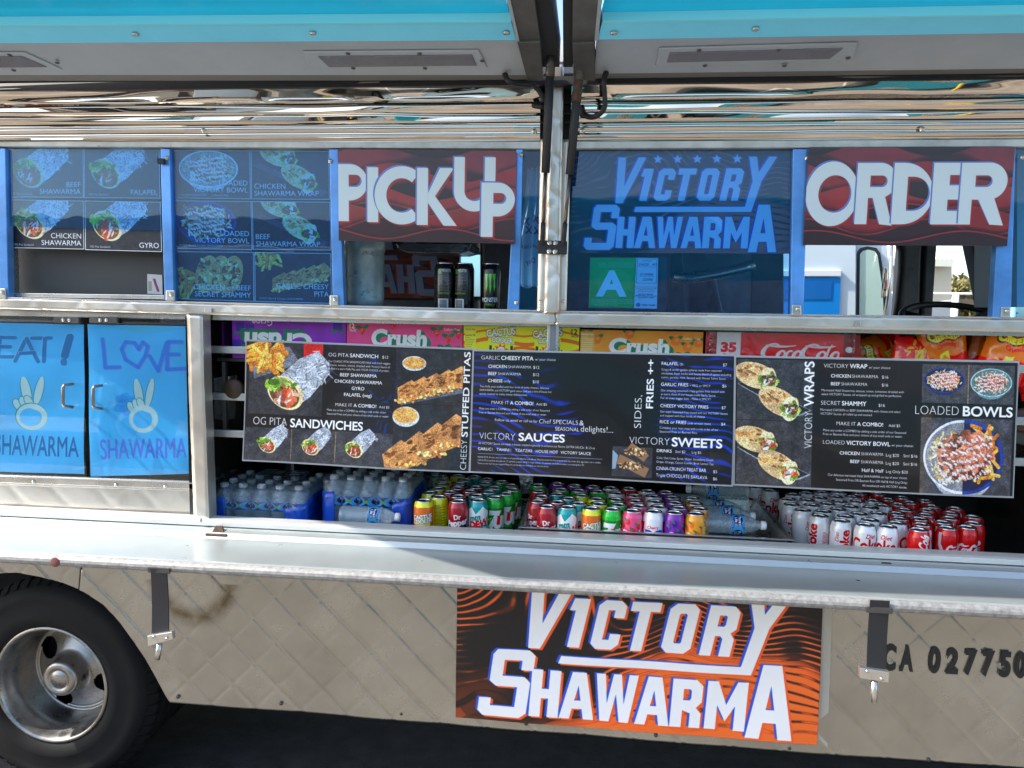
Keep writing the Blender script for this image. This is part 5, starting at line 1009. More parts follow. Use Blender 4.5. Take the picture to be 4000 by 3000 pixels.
# ---- drinks case
cl = at(800, 1600, .03)[0]; zf = .864; zr = at(2000, 1262, 0)[2]
box('case_floor', cl, X1, .03, .80, zf - .02, zf - .002, m_inner, truck)
box('case_back', cl, X1, .78, .80, zf, zr, m_inner, truck); box('case_side', cl - .06, cl - .02, .03, .8, zf, zr, m_innerl, truck); box('case_side', at(4060, 1600, .2)[0] + .12, at(4060, 1600, .2)[0] + .14, .03, .8, zf, zr, m_inner, truck)
box('service_counter', X0, X1, .052, .72, zr - .01, at(1900, 1222, .14)[2], m_steel, truck)
shz = at(2000, 1428, .10)[2]
box('drinks_shelf', at(830, 1400, .1)[0], X1, .13, .76, shz - .012, shz - .002, m_dark, truck)
for py in (1376, 1562, 1708):
    z = at(1300, py, .09)[2]; box('shelf_rail', at(826, py, .09)[0], X1, .085, .10, z - .012, z + .012, M('shelf_rail_steel', (.6, .6, .58), .3, .7, var=(20, .2)), truck, bevel=.002)
for px in (885, 1012, 2500, 3560): x = at(px, 1500, .12)[0]; box('shelf_upright', x - .006, x + .006, .101, .115, at(1300, 1720, .1)[2], shz - .013, m_dark, truck)
v_ = slab('case_post', [(2139, 1262), (2184, 1262), (2178, 1450), (2132, 1450)], .02, .03, m_steel, truck, bevel=.002); slab('post_channel', [(2150, 1264), (2172, 1264), (2166, 1450), (2144, 1450)], .017, .006, M('channel_grey', (.22, .22, .25), .4, .5), v_)
bxm = slab('latch_box', [(832, 1478), (896, 1470), (888, 1644), (836, 1636)], .12, .06, m_steel, truck, bevel=.003); lathe('latch_knob', [(.034, .0), (.036, -.01), (.030, -.016), (.0001, -.017)], M('brown_knob', (.07, .04, .022), .5, .2), bxm, axis='y', o=at(918, 1520, .10))
bx2 = slab('latch_box', [(3945, 1620), (4090, 1640), (4090, 1760), (3960, 1730)], .14, .06, m_dark, truck, bevel=.003); lathe('latch_knob', [(.036, .0), (.038, -.01), (.030, -.016), (.0001, -.017)], MATS['brown_knob'], bx2, axis='y', o=at(3990, 1640, .12))
slab('foil_duct', [(2026, 1840), (2084, 1846), (2080, 1925), (2036, 1932)], .50, .05, M('crumpled_foil', (.5, .5, .5), .25, .95, bump=(60, 1, .01)), truck)

# ---- inside of the truck behind the windows
zi0, zi1 = 1.0, 2.36
xw = at(3110, 1100, 1.98)[0]
for k_, P4 in enumerate(([(-900, 380), (1800, 380), (1800, 1500), (-900, 1500)], [(1876, 380), (3060, 380), (3060, 1500), (1876, 1500)], [(1800, 380), (1876, 380), (1876, 995), (1800, 995)], [(1800, 1158), (1876, 1158), (1876, 1500), (1800, 1500)])):
    quilt('far_wall', P4, 1.98, m_wallin, truck, dx=.03, sp=.2, amp=.006, seed=20)
slab('far_pane', [(1796, 992), (1880, 992), (1880, 1162), (1796, 1162)], 2.0, .004, glassmat('far_pane_film', (.6, .8, .97), .04, .02), truck)
box('far_wall_lower', xw, X1 + 1.2, 1.96, 2.0, .3, at(3500, 1290, 1.98)[2], m_under, truck)
box('far_wall_upper', xw, X1 + 1.2, 1.96, 2.0, at(3500, 880, 1.98)[2], zi1, m_wallin, truck)
box('ceiling', X0, X1 + 1.2, .05, 2.0, 2.36, 2.38, m_wallin, truck); box('interior_floor', X0, X1 + 1.2, .8, 2.0, .84, .86, m_under, truck)
box('end_wall', X0 - .02, X0, 0, 2.0, .3, 2.38, m_wallin, truck)
pl = slab('cab_pillar', [(3522, 930), (3598, 930), (3588, 1262), (3500, 1262)], 1.90, .08, M('bare_pillar', (.16, .16, .15), .5, .4, dirt=(30, (.04, .04, .04), .6), var=(8, .2)), truck, bevel=.006)
slab('cab_pillar', [(3622, 930), (3662, 930), (3640, 1262), (3606, 1262)], 1.90, .08, MATS['bare_pillar'], truck, bevel=.006)
slab('pillar_gap', [(3598, 930), (3622, 930), (3606, 1262), (3588, 1262)], 1.94, .05, m_black, pl)
tube('window_gasket', [at(x, y, 1.89) for x, y in ((3480, 935), (3510, 945), (3526, 980), (3524, 1060), (3512, 1180), (3502, 1265))], .022, m_black, truck)
slab('windscreen_pillar', [(3790, 930), (3862, 930), (3876, 1010), (3893, 1090), (3880, 1262), (3855, 1262), (3830, 1120)], 1.7, .10, m_black, truck, bevel=.004)
sw = at(3745, 1240, 1.0); v, f = [], []
ring = [(sw[0] + .215 * math.cos(a), sw[1] + .19 * math.sin(a), sw[2] - .02 + .075 * math.sin(a)) for a in np.linspace(0, 2 * math.pi, 49)]
st = tube('steering_wheel', ring, .014, m_black, truck); tube('spoke', [ring[5], (sw[0], sw[1], sw[2] - .04), ring[20]], .012, m_black, st)
tube('grab_rail', [at(2630, 1082, .9), at(2700, 1088, .9), at(2800, 1070, .9), at(2900, 1048, .9), at(2945, 1030, .9)], .022, m_steel, truck)
slab('seat_back', [(2700, 1060), (2790, 1050), (2830, 1240), (2700, 1240)], 1.2, .12, m_black, truck, bevel=.02)
slab('partition', [(2625, 990), (2665, 985), (2680, 1250), (2610, 1250)], 1.0, .03, m_hatchdark, truck, bevel=.003)
slab('partition', [(2940, 990), (3060, 990), (3060, 1250), (2935, 1250)], 1.3, .03, m_hatchdark, truck, bevel=.003)
# ================================================================== printed things fixed to the truck
def poster(name, px, Y, cv, label, cat, group=None, rough=.35, coat=.3, bend=None, th=.002, nx=10, nz=6, bump=None, gain=1.0):
    m = imgmat(name + '_print', cv, rough, coat, bump=bump, gain=gain)
    return tag(sheet(name, [at(x, y, Y) for x, y in px], m, None, nx, nz, th, bend), label, cat, group)
poster('window_sign', [(1320, 583), (2018, 590), (2009, 952), (1323, 940)], -.016, art_pickup(), 'red sign with big white letters PICK UP hung over the pickup window', 'sign', th=.004, gain=.93)
poster('window_sign', [(3160, 577), (3966, 574), (3934, 961), (3137, 957)], -.016, art_order(), 'red sign with big white letters ORDER hung over the order window', 'sign', th=.004, gain=.93)
poster('window_sign', [(2236, 588), (3099, 582), (3093, 991), (2226, 987)], .03, art_windowsign(), 'shop name sign seen blue through the film of the middle window', 'sign', th=.003)
poster('banner', [(1787, 2206), (3219, 2270), (3192, 2911), (1779, 2803)], -.012, art_banner(), 'black and orange shop name banner fixed to the lower skirt', 'banner', nx=30, nz=16, bend=lambda a, b: .002 * math.sin(a * 19 + b * 7), rough=.6, coat=.0, gain=1.12)
PH = [((25, 580), (325, 582), (326, 772), (25, 770), 'beef shawarma sandwich'), ((328, 582), (622, 585), (626, 775), (328, 773), 'falafel sandwich'), ((22, 779), (326, 784), (328, 974), (38, 968), 'chicken shawarma sandwich'), ((331, 784), (627, 789), (632, 984), (333, 976), 'gyro sandwich'),
      ((674, 586), (976, 588), (979, 778), (678, 774), 'loaded bowl over rice'), ((980, 588), (1284, 590), (1288, 780), (981, 778), 'chicken wrap'), ((678, 783), (981, 786), (985, 976), (682, 971), 'loaded bowl over fries'), ((984, 786), (1289, 789), (1293, 978), (988, 975), 'beef wrap'), ((687, 982), (990, 985), (992, 1178), (690, 1168), 'rolled secret sandwich'), ((994, 985), (1292, 989), (1296, 1186), (996, 1178), 'cut cheesy pita')]
for i, (a, b_, c_, d_, what) in enumerate(PH):
    poster('food_photo', [a, b_, c_, d_], .030 + .002 * (i % 3), art_photo(i), 'picture card of %s in the %s' % (what, 'leftmost window' if i < 4 else 'window left of the pickup sign'), 'picture card', 'food picture cards in the windows', rough=.4, gain=1.35)
g = poster('grade_card', [(2306, 1006), (2484, 1007), (2474, 1203), (2300, 1201)], .026, art_grade(), 'green inspection grade card with a large letter A behind the glass', 'grade card')
poster('certificate', [(2486, 1007), (2571, 1008), (2566, 1206), (2476, 1204)], .026, art_cert(), 'white inspection certificate beside the green grade card', 'certificate')
slab('card_sleeve', [(2300, 1002), (2608, 1004), (2602, 1212), (2294, 1208)], .030, .001, m_clear, g)
poster('door_poster', [(-120, 1258), (328, 1268), (328, 1852), (-120, 1838)], .040, art_paint(0), 'hand painted blue paper reading EAT behind the left cabinet door', 'poster', rough=.6, coat=0, bend=lambda a, b: .003 * math.sin(b * 9 + a * 4))
pc = [at(x, y, .040) for x, y in ((342, 1267), (737, 1274), (744, 1842), (354, 1862))]
poster('door_poster', [(342, 1267), (737, 1274), (742, 1850), (354, 1862)], .040, art_paint(1), 'hand painted blue paper reading LOVE behind the right cabinet door', 'poster', rough=.6, coat=0, bend=lambda a, b: .003 * math.sin(b * 7 + a * 5))
for i, (P4, fn, lab) in enumerate((([(963, 1333), (1846, 1368), (1828, 1840), (945, 1797)], art_board1, 'menu board with pita sandwich photos, leftmost of the three boards'),
                                  ([(1852, 1372), (2872, 1392), (2855, 1892), (1837, 1842)], art_board2, 'menu board with blue wave background, between the two food photo boards'),
                                  ([(2876, 1396), (3976, 1418), (3953, 1938), (2872, 1892)], art_board3, 'menu board with wraps and loaded bowls, rightmost of the three boards'))):
    Yb = .02 - .012 * i
    C4 = [np.array(at(x, y, Yb)) for x, y in P4]; bow = (lambda a, b: .010 * math.sin(a * 5 + 1) * b + .006 * math.sin(b * 3)) if i == 0 else (lambda a, b: .008 * math.sin(a * 4 + i) * b)
    r_ = tag(sheet('menu_board', C4, imgmat('menu_print', fn(), .34, .5, bump=(4, .35), gain=1.15), None, 24, 10, .002, bow), lab, 'menu board', 'menu boards hung across the drinks case')
    cen = sum(C4) / 4; C5 = [c0 + (c0 - cen) * np.array([.014, 0, .030]) + np.array([0, .0035, 0]) for c0 in C4]; s5 = sheet('clear_sleeve', C5, m_sleeve, r_, 24, 10, .001, bow)
# clips between boards
for x, y, lab in ((1849, 1400, 'top white clip between the left and middle menu boards'), (1836, 1580, 'middle white clip between the left and middle menu boards'), (1833, 1748, 'bottom white clip between the left and middle menu boards'), (2868, 1437, 'top white clip between the middle and right menu boards'), (2858, 1616, 'middle white clip between the middle and right menu boards'), (2853, 1785, 'bottom white clip between the middle and right menu boards'), (3972, 1455, 'white clip at the right end of the right menu board')):
    tag(slab('board_clip', [(x - 9, y - 22), (x + 9, y - 22), (x + 9, y + 18), (x - 9, y + 18)], .030, .004, M('white_tape', (.75, .76, .76), .4)), lab, 'clip', 'white clips between the menu boards')
# sticker on the screen
tag(slab('sticker', [(575, 1070), (633, 1074), (635, 1150), (576, 1147)], .094, .001, imgmat('sticker_print', (lambda c: (c.P(cap_(60, 30, 90, 100, 6), (.2, .2, .6)), c.P(cap_(50, 30, 80, 100, 5), (.8, .2, .2)), [c.R(8, 45 + i * 5, 36, 47 + i * 5, (.2, .2, .2)) for i in range(12)], c)[-1])(Canvas(120, 120, (.8, .8, .78))), .5)), 'small white barcode sticker on the dark window screen', 'sticker')

# ================================================================== drink boxes on the shelf
m_side = {}
def soda_box(kind, px0, px1, pyt, flip, label, side, dep=.27, h=.128, Y=.125, rz=0):
    a, b_ = at(px0, pyt, Y), at(px1, pyt, Y); zt = (at((px0 + px1) / 2, pyt, Y))[2]; x0, x1 = a[0], b_[0]; z0 = shz; h = zt - z0
    t = thing('soda_box', label, 'drinks box', ((x0 + x1) / 2, Y, z0), 'drinks boxes on the shelf')
    v = boxv(x0 + .0015, x1 - .0015, Y + .002, Y + dep, z0, zt - .001); mo('carton', v, BOXF, M('carton_' + kind, side, .5), t, bevel=.003)
    u = [(0, 1), (1, 1), (1, 0), (0, 0)]
    if flip: u = [(1, 0), (0, 0), (0, 1), (1, 1)]
    P = [(x0, Y, zt), (x1, Y, zt), (x1, Y, z0), (x0, Y, z0)]; P2 = [(p[0], p[1] + .0015, p[2]) for p in P]
    mo('printed_front', P + P2, [(3, 2, 1, 0), (4, 5, 6, 7), (0, 1, 5, 4), (1, 2, 6, 5), (2, 3, 7, 6), (3, 0, 4, 7)], BOXM[kind], t, uv=u + u); return t
BOXM = {k: imgmat('box_' + k, soda_front(k), .45, .1, gain=1.4) for k in ('grape', 'straw', 'orange', 'cactus', 'cola')}
soda_box('grape', 720, 872, 1256, True, 'purple grape soda box at the far left, half hidden by the case side', (.2, .04, .3), Y=.20)
soda_box('grape', 906, 1352, 1240, True, 'purple grape soda box standing upside down beside the strawberry box', (.2, .04, .3))
soda_box('straw', 1355, 1808, 1254, False, 'pink strawberry soda box between the purple and the yellow box', (.6, .06, .16))
soda_box('cactus', 1811, 2264, 1276, False, 'yellow and orange citrus soda box behind the case post', (.2, .3, .1))
soda_box('orange', 2268, 2748, 1292, False, 'orange soda box between the yellow box and the red cola pack', (.7, .2, .03))
cp = soda_box('cola', 2758, 3362, 1302, False, 'red shrink wrapped pack of 35 cola cans on the shelf', (.4, .02, .02))
a0, a1 = at(2756, 1300, .118)[0], at(3366, 1300, .118)[0]; zt = at(3060, 1300, .118)[2]
v = []; f = []; nxx, nzz = 40, 8
for j in range(nzz + 1):
    for i in range(nxx + 1): x = a0 + (a1 - a0) * i / nxx; q = j / nzz; e = .02 * (max(0, abs(i / nxx - .5) - .46) / .04); v.append((x, .119 + e - .0, shz + (zt + .004 - shz) * q))
f = [(j * (nxx + 1) + i, j * (nxx + 1) + i + 1, (j + 1) * (nxx + 1) + i + 1, (j + 1) * (nxx + 1) + i) for j in range(nzz) for i in range(nxx)]
mo('shrink_wrap', v, f, glassmat('clear_wrap', (.97, .97, .97), .10, .08, bump=(22, .8)), cp, smooth=True)
# chip bags
def bag(px, py, w_, h, rz, tilt, label, sd, Y):
    n, m_ = 14, 16; v = []; uv = []; f = []
    c0 = at(px, py, Y); r = np.random.default_rng(sd); cr = vnoise(n + 1, m_ + 1, 3, sd, 2)
    for s in (-1, 1):
        for j in range(m_ + 1):
            for i in range(n + 1):
                a, b = i / n * 2 - 1, j / m_ * 2 - 1; th = .035 * (max(0, 1 - a * a)) ** .5 * (max(0, 1 - abs(b) ** 3)) ** .6 * (.75 + .5 * cr[j, i]) + .0006
                x = a * w_ / 2 * (1 - .06 * (1 - b * b)); z = b * h / 2 + .004 * math.sin(a * 9 + sd); y = s * th
                cz, sz = math.cos(tilt), math.sin(tilt); x, z = x * cz - z * sz, x * sz + z * cz
                cz, sz = math.cos(rz), math.sin(rz); x, y = x * cz - y * sz, x * sz + y * cz
                v.append((c0[0] + x, c0[1] + y, c0[2] + z)); uv.append(((a + 1) / 2, (b + 1) / 2))
    N = (n + 1) * (m_ + 1)
    for j in range(m_):
        for i in range(n): q = [j * (n + 1) + i, j * (n + 1) + i + 1, (j + 1) * (n + 1) + i + 1, (j + 1) * (n + 1) + i]; f.append(q); f.append([t + N for t in q[::-1]])
    o = mo('chip_bag', v, f, BAGM[sd % 3], None, uv=uv, smooth=True); return tag(o, label, 'chip bag', 'chip bags on the shelf')
BAGM = [imgmat('bag_print', art_bag(i), .22, .5, bump=(30, .8), gain=1.35) for i in range(3)]
bag(3425, 1385, .14, .17, .3, 1.9, 'orange chip bag lying on its side next to the cola pack', 0, .26)
bag(3480, 1390, .15, .18, -.2, .1, 'orange chip bag showing its back, behind the upside down bag', 4, .34)
bag(3560, 1425, .14, .17, .1, 3.0, 'orange chip bag turned upside down just above the right board', 2, .17)
bag(3680, 1365, .145, .175, -.15, .12, 'orange chip bag facing front, tallest in the middle of the heap', 1, .16)
bag(3840, 1375, .14, .17, .5, -.3, 'orange chip bag half hidden behind the rightmost front bag', 3, .24)
bag(3935, 1380, .15, .175, -.1, -.28, 'orange chip bag leaning left at the right end of the shelf', 5, .13)
bag(4040, 1430, .15, .175, .3, .4, 'orange chip bag cut by the right edge of the view', 6, .20)
for k, (x, y) in enumerate(((3420, 1375), (3560, 1378), (3680, 1370), (3810, 1375), (3930, 1372))): bag(x, y, .14, .17, .4 * math.sin(k * 3), .7 * math.sin(k * 5), ('dim orange chip bag at the back of the shelf, %s from the cola pack' % ORD[k]), 7 + k, .42)

# ================================================================== cans
LIDR = .0262
def can_parts(t, kind, H=.122, R=.033, local=True):
    prof = [(.0001, .004), (.022, .004), (.0255, .0), (R - .001, .010), (R, .014), (R, H - .021), (R - .0012, H - .017), (LIDR + .0022, H - .005), (LIDR + .0008, H - .002)]
    b = lathe('body', prof[2:], CANM[kind], t, n=24, uv=True, local=True)
    l = lathe('lid', [(LIDR + .0008, H - .0022), (LIDR + .0012, H), (LIDR, H + .0008), (LIDR - .0014, H), (LIDR - .0022, H - .0035)], m_lid, t, n=24, local=True)
    d = lathe('dish', [(LIDR - .0022, H - .0036), (LIDR - .004, H - .0045), (.016, H - .0040), (.0001, H - .0040)], m_lidin, l, n=20, local=True)
    v = [(x, y, H - .0034 + z) for z in (0, .0016) for x, y in [(.0075 * math.cos(a), .0045 + .0125 * math.sin(a)) for a in np.linspace(0, 2 * math.pi, 13)[:-1]]]
    mo('pull_tab', v, [tuple(range(12))[::-1], tuple(range(12, 24))] + [(i, (i + 1) % 12, (i + 1) % 12 + 12, i + 12) for i in range(12)], m_tab, t, local=True)
def canmat(k):
    c = can_art(k); hh, ww, _ = c.a.shape
    if k not in ('energy', 'energyback', 'diet', 'dietv'): pass
    return imgmat('can_' + k, c, .26, .4, metal=.12, gain=1.0 if k[:4] == 'ener' else 1.3)
CANM = {k: canmat(k) for k in CANS}
DESC = {'cactus': 'orange and yellow citrus soda can', 'cactusback': 'yellow soda can turned to its small print', 'pepper': 'dark red soda can', 'dew': 'teal soda can', 'lime': 'green lemon lime soda can', 'straw': 'pink strawberry soda can', 'rc': 'white cherry cola can', 'grape': 'purple grape soda can', 'orange': 'golden orange soda can', 'diet': 'silver diet cola can', 'dietv': 'silver diet cola can with sideways lettering', 'cola': 'red cola can', 'colav': 'red cola can with sideways script', 'energy': 'tall black energy drink can with green claw mark', 'energyback': 'tall black energy drink can'}
PROTO = {}
def put_can(kind, loc, rz, label, group):
    if kind not in PROTO:
        t = thing('soda_can', label, 'can', loc, group, rz); can_parts(t, kind); PROTO[kind] = t; return t
    t = copytree(PROTO[kind], None, loc, rz); t['label'] = label; t['group'] = group; return t
def conv(L, ox, oy, s): return [(ox + q[0] / s, oy + q[1] / s) + tuple(q[2:]) for q in L]
A = [(428, 480, 'cactus', 0), (590, 438, 'cactusback', 0), (505, 397, 'cactusback'), (585, 352, 'cactus'), (625, 308, 'cactusback'), (640, 258, 'cactus'), (625, 222, 'cactusback'), (800, 485, 'pepper', 0), (800, 432, 'pepper'), (712, 388, 'pepper'), (797, 347, 'pepper'), (815, 300, 'pepper'), (792, 213, 'cactus'), (875, 255, 'dew'), (978, 226, 'dew'), (928, 380, 'pepper'), (998, 335, 'pepper'), (1018, 477, 'dew', 0), (1003, 424, 'dew'), (1128, 387, 'dew'), (1195, 342, 'dew'), (1095, 297, 'dew'), (1122, 254, 'dew'), (1197, 442, 'lime', 200), (1320, 405, 'lime', 10), (1372, 358, 'lime'), (1352, 320, 'lime'), (1265, 283, 'lime')]
B = [(380, 378, 'pepper', 0), (597, 385, 'dew', 0), (875, 395, 'cactus', 15), (1085, 408, 'lime', 0), (1300, 418, 'straw', 0), (1530, 430, 'rc', 0), (1758, 440, 'grape', 30), (1985, 455, 'orange', 95), (280, 322, 'pepper'), (492, 330, 'pepper'), (717, 345, 'dew'), (930, 355, 'cactusback'), (1145, 360, 'lime'), (1360, 380, 'straw'), (1580, 383, 'rc'), (1800, 395, 'grape'), (2025, 405, 'orange'), (320, 272, 'pepper'), (612, 292, 'dew'), (918, 298, 'cactusback'), (1125, 305, 'lime'), (1335, 322, 'straw'), (1545, 328, 'rc'), (1762, 340, 'grape'), (1978, 350, 'orange'), (285, 213, 'pepper'), (487, 246, 'dew'), (745, 260, 'cactus'), (1320, 263, 'straw'), (1527, 270, 'rc'), (1738, 282, 'grape'), (1947, 290, 'orange'), (530, 197, 'lime'), (722, 208, 'lime'), (930, 218, 'lime'), (1130, 235, 'rc'), (280, 150, 'lime'), (490, 135, 'grape'), (683, 155, 'grape'), (870, 165, 'grape'), (1068, 180, 'rc'), (1265, 188, 'cola'), (1460, 213, 'rc'), (1665, 225, 'grape')]
C1 = [(240, 533, 'dietv', 10), (500, 578, 'diet', 5), (765, 587, 'diet', -35), (825, 560, 'diet'), (550, 527, 'diet'), (280, 488, 'diet'), (430, 460, 'diet'), (640, 455, 'diet'), (335, 383, 'diet'), (555, 392, 'diet'), (690, 370, 'diet'), (220, 328, 'diet'), (415, 328, 'diet'), (360, 275, 'diet'), (585, 318, 'diet')]
C2 = [(430, 237), (640, 245), (900, 283), (1145, 320), (745, 303), (855, 358), (980, 337), (1220, 378), (1470, 400), (930, 415), (1165, 418), (840, 455), (1155, 470), (1425, 450), (1665, 492), (865, 518), (1085, 512), (1415, 505), (1110, 575), (1340, 550), (1675, 560), (1080, 630, 'colav', 0), (1385, 610, 'cola', 25), (1600, 603, 'cola', -20)]
C2 = [q if len(q) > 2 else q + ('cola' if i % 3 else 'colav',) for i, q in enumerate(C2)]
D = [(1290, 235, 'diet', 0), (1115, 195, 'diet', 20), (1600, 285, 'diet'), (1745, 268, 'diet'), (1930, 258, 'diet'), (2125, 255, 'diet'), (1510, 345, 'dietv'), (1900, 328, 'diet'), (2095, 315, 'diet'), (1745, 355, 'diet'), (1555, 410, 'dietv'), (2000, 402, 'diet'), (1805, 418, 'diet'), (1695, 480, 'dietv', 60), (2130, 470, 'diet'), (1945, 495, 'diet'), (1905, 550, 'dietv', -55)]
GR = (('left group', 'soda cans standing left in the drinks case', conv(A, 1500, 1780, 2.765), 0, .135), ('metal tray', 'soda cans in the raised metal tray', conv(B, 2000, 1840, 2.765), 0, .125), ('right group', 'cola cans standing right in the drinks case', conv(C1 + C2, 3200, 1840, 2.765) + conv(D, 2600, 1840, 3.16), len(C1) + 21, .115))
for gname, group, L, i0, Y0 in GR:
    Z = at(L[i0][0], L[i0][1], Y0)[2]; P = [atz(q[0], q[1], Z) for q in L]; ym = min(p[1] for p in P)
    for _ in range(30):                                      # nudge apart cans that would touch
        P = [list(p) for p in P]
        for i in range(len(P)):
            for j in range(i):
                dx, dy = P[i][0] - P[j][0], P[i][1] - P[j][1]; d = math.hypot(dx, dy)
                if d < .0662: k = (.0664 - d) / 2 / (d + 1e-9); P[i][0] += dx * k; P[i][1] += dy * k; P[j][0] -= dx * k; P[j][1] -= dy * k
    rows = {}
    for q, p in zip(L, P): rows.setdefault(int(round((p[1] - ym) / .06)), []).append((p[0], p[1], q))
    for ri in sorted(rows):
        for ci, (x, y, q) in enumerate(sorted(rows[ri], key=lambda e: e[0])):
            rz = math.radians(q[3]) if len(q) > 3 else random.random() * 6.28
            # artwork fronts sit a quarter turn either side of the seam
            base = math.radians(90) if q[2] not in ('cola', 'orange', 'energyback') else (math.radians(0) if q[2] != 'cola' else math.radians(20))
            put_can(q[2], (x, min(y, .72), Z - .122), rz + base - math.atan2(x, y + 2.35) * .8, '%s, %s from left, %s row back, %s' % (DESC[q[2]], ORD[min(ci, 13)], ORD[ri], gname), group)
# floor tray under each standing group
tl = thing('serving_tray', 'shallow silver tray under the left group of cans', 'tray', (at(1800, 2050, .3)[0], .3, zf)); zt = atz(1654, 1953, 1.0)[2]
def tray(t, x0, x1, y0, y1, z0, z1, lip=.012):
    L = [(x0, y0), (x1, y0), (x1, y1), (x0, y1)]; v = []
    for dx, z in ((.0, z0), (0, z1), (lip, z1 + .001), (lip, z1 - .003)):
        for (x, y), (sx, sy) in zip(L, ((-1, -1), (1, -1), (1, 1), (-1, 1))): v.append((x + sx * (dx + (.012 if z > z0 + .02 else 0)), y + sy * (dx + (.012 if z > z0 + .02 else 0)), z))
    f = [(0, 3, 2, 1)] + [(k * 4 + i, k * 4 + (i + 1) % 4, k * 4 + 4 + (i + 1) % 4, k * 4 + 4 + i) for k in range(3) for i in range(4)]
    f = [q[::-1] for q in f]; return mo('pan', v, f, m_steel, t, bevel=.001)
xl = [p[0] for p in [atz(q[0], q[1], 1.0) for q in GR[0][2]]]
tray(tl, min(xl) - .03, max(xl) + .035, .12, .62, zf + .001, zf + .018)
xm0, xm1 = at(2062, 2060, .085)[0], at(3060, 2095, .085)[0]; Zm = at(GR[1][2][0][0], GR[1][2][0][1], .125)[2]; zrim = at(2100, 2058, .075)[2]
tm = thing('serving_tray', 'deep black and silver pan holding cans and water bottles in the middle', 'tray', ((xm0 + xm1) / 2, .3, zf))
tray(tm, xm0, xm1, .088, .60, Zm - .1235, zrim, .016)
box('pan_body', xm0 + .03, xm1 - .03, .115, .58, zf, Zm - .126, m_dark, tm, bevel=.004)
# tall cans on the window counter
zc_ = at(1900, 1222, .14)[2] + .0005
for i, (x, kind, rz) in enumerate(((1735, 'energyback', 0), (1811, 'energyback', -25), (1915, 'energy', 0))):
    p = at(x, 1205, .14); t = thing('energy_can', ('tall black energy drink can turned to its barcode, leftmost of three', 'tall black energy drink can in the middle of three on the counter', 'tall black can with green claw marks, rightmost of three on the counter')[i], 'can', (p[0], .14 + .004 * i, zc_), 'tall cans on the window counter')
    t.rotation_euler[2] = math.radians(rz) + (0 if kind == 'energyback' else math.radians(50 if 0 else 45))
    can_parts(t, kind, H=.158)

# ================================================================== water
def bottle(t, cx, cy, z0, H=.2, axis='z', flip=1, label_=True, name='bottle', rad=.0325):
    prof = [(.0001, 0), (rad * .75, 0), (rad, .008)]
    for k in range(6): z = .016 + k * .013; prof += [(rad, z), (rad - .0025, z + .006)]
    prof += [(rad, .098), (rad, .135), (rad - .002, .142), (.024, .162), (.0145, .178), (.0125, .184), (.0125, .188)]
    k = H / .2; prof = [(r, z * k) for r, z in prof]; lp = [(rad + .0007, .1 * k), (rad + .0007, .134 * k)]; cp_ = [(.0001, .2), (.0125, .2), (.0145, .198), (.0145, .186), (.0130, .185)]; cp_ = [(r, z * k) for r, z in cp_]
    if axis == 'z':
        b = lathe(name, prof, m_pet, t, n=18, o=(cx, cy, z0)); lathe('cap', cp_, m_cap, b, n=14, o=(cx, cy, z0))
        if label_: lathe('wrapper', lp, LABM, b, n=20, uv=True, o=(cx, cy, z0))
    else:
        g_ = lambda P: [(r, flip * z) for r, z in P]
        b = lathe(name, g_(prof), m_pet, t, n=18, axis='x', o=(cx, cy, z0)); lathe('cap', g_(cp_), m_cap, b, n=14, axis='x', o=(cx, cy, z0))
        v, f = lathev(g_(lp), 20, 'x', (cx, cy, z0)); uv = [((k % 20) / 20 * 2 % 1, i) for i in range(2) for k in range(20)]; mo('wrapper', v, f, LABM, b, uv=uv, smooth=True)
    return b
LABM = imgmat('bottle_label', art_bottle(), .35, .3)
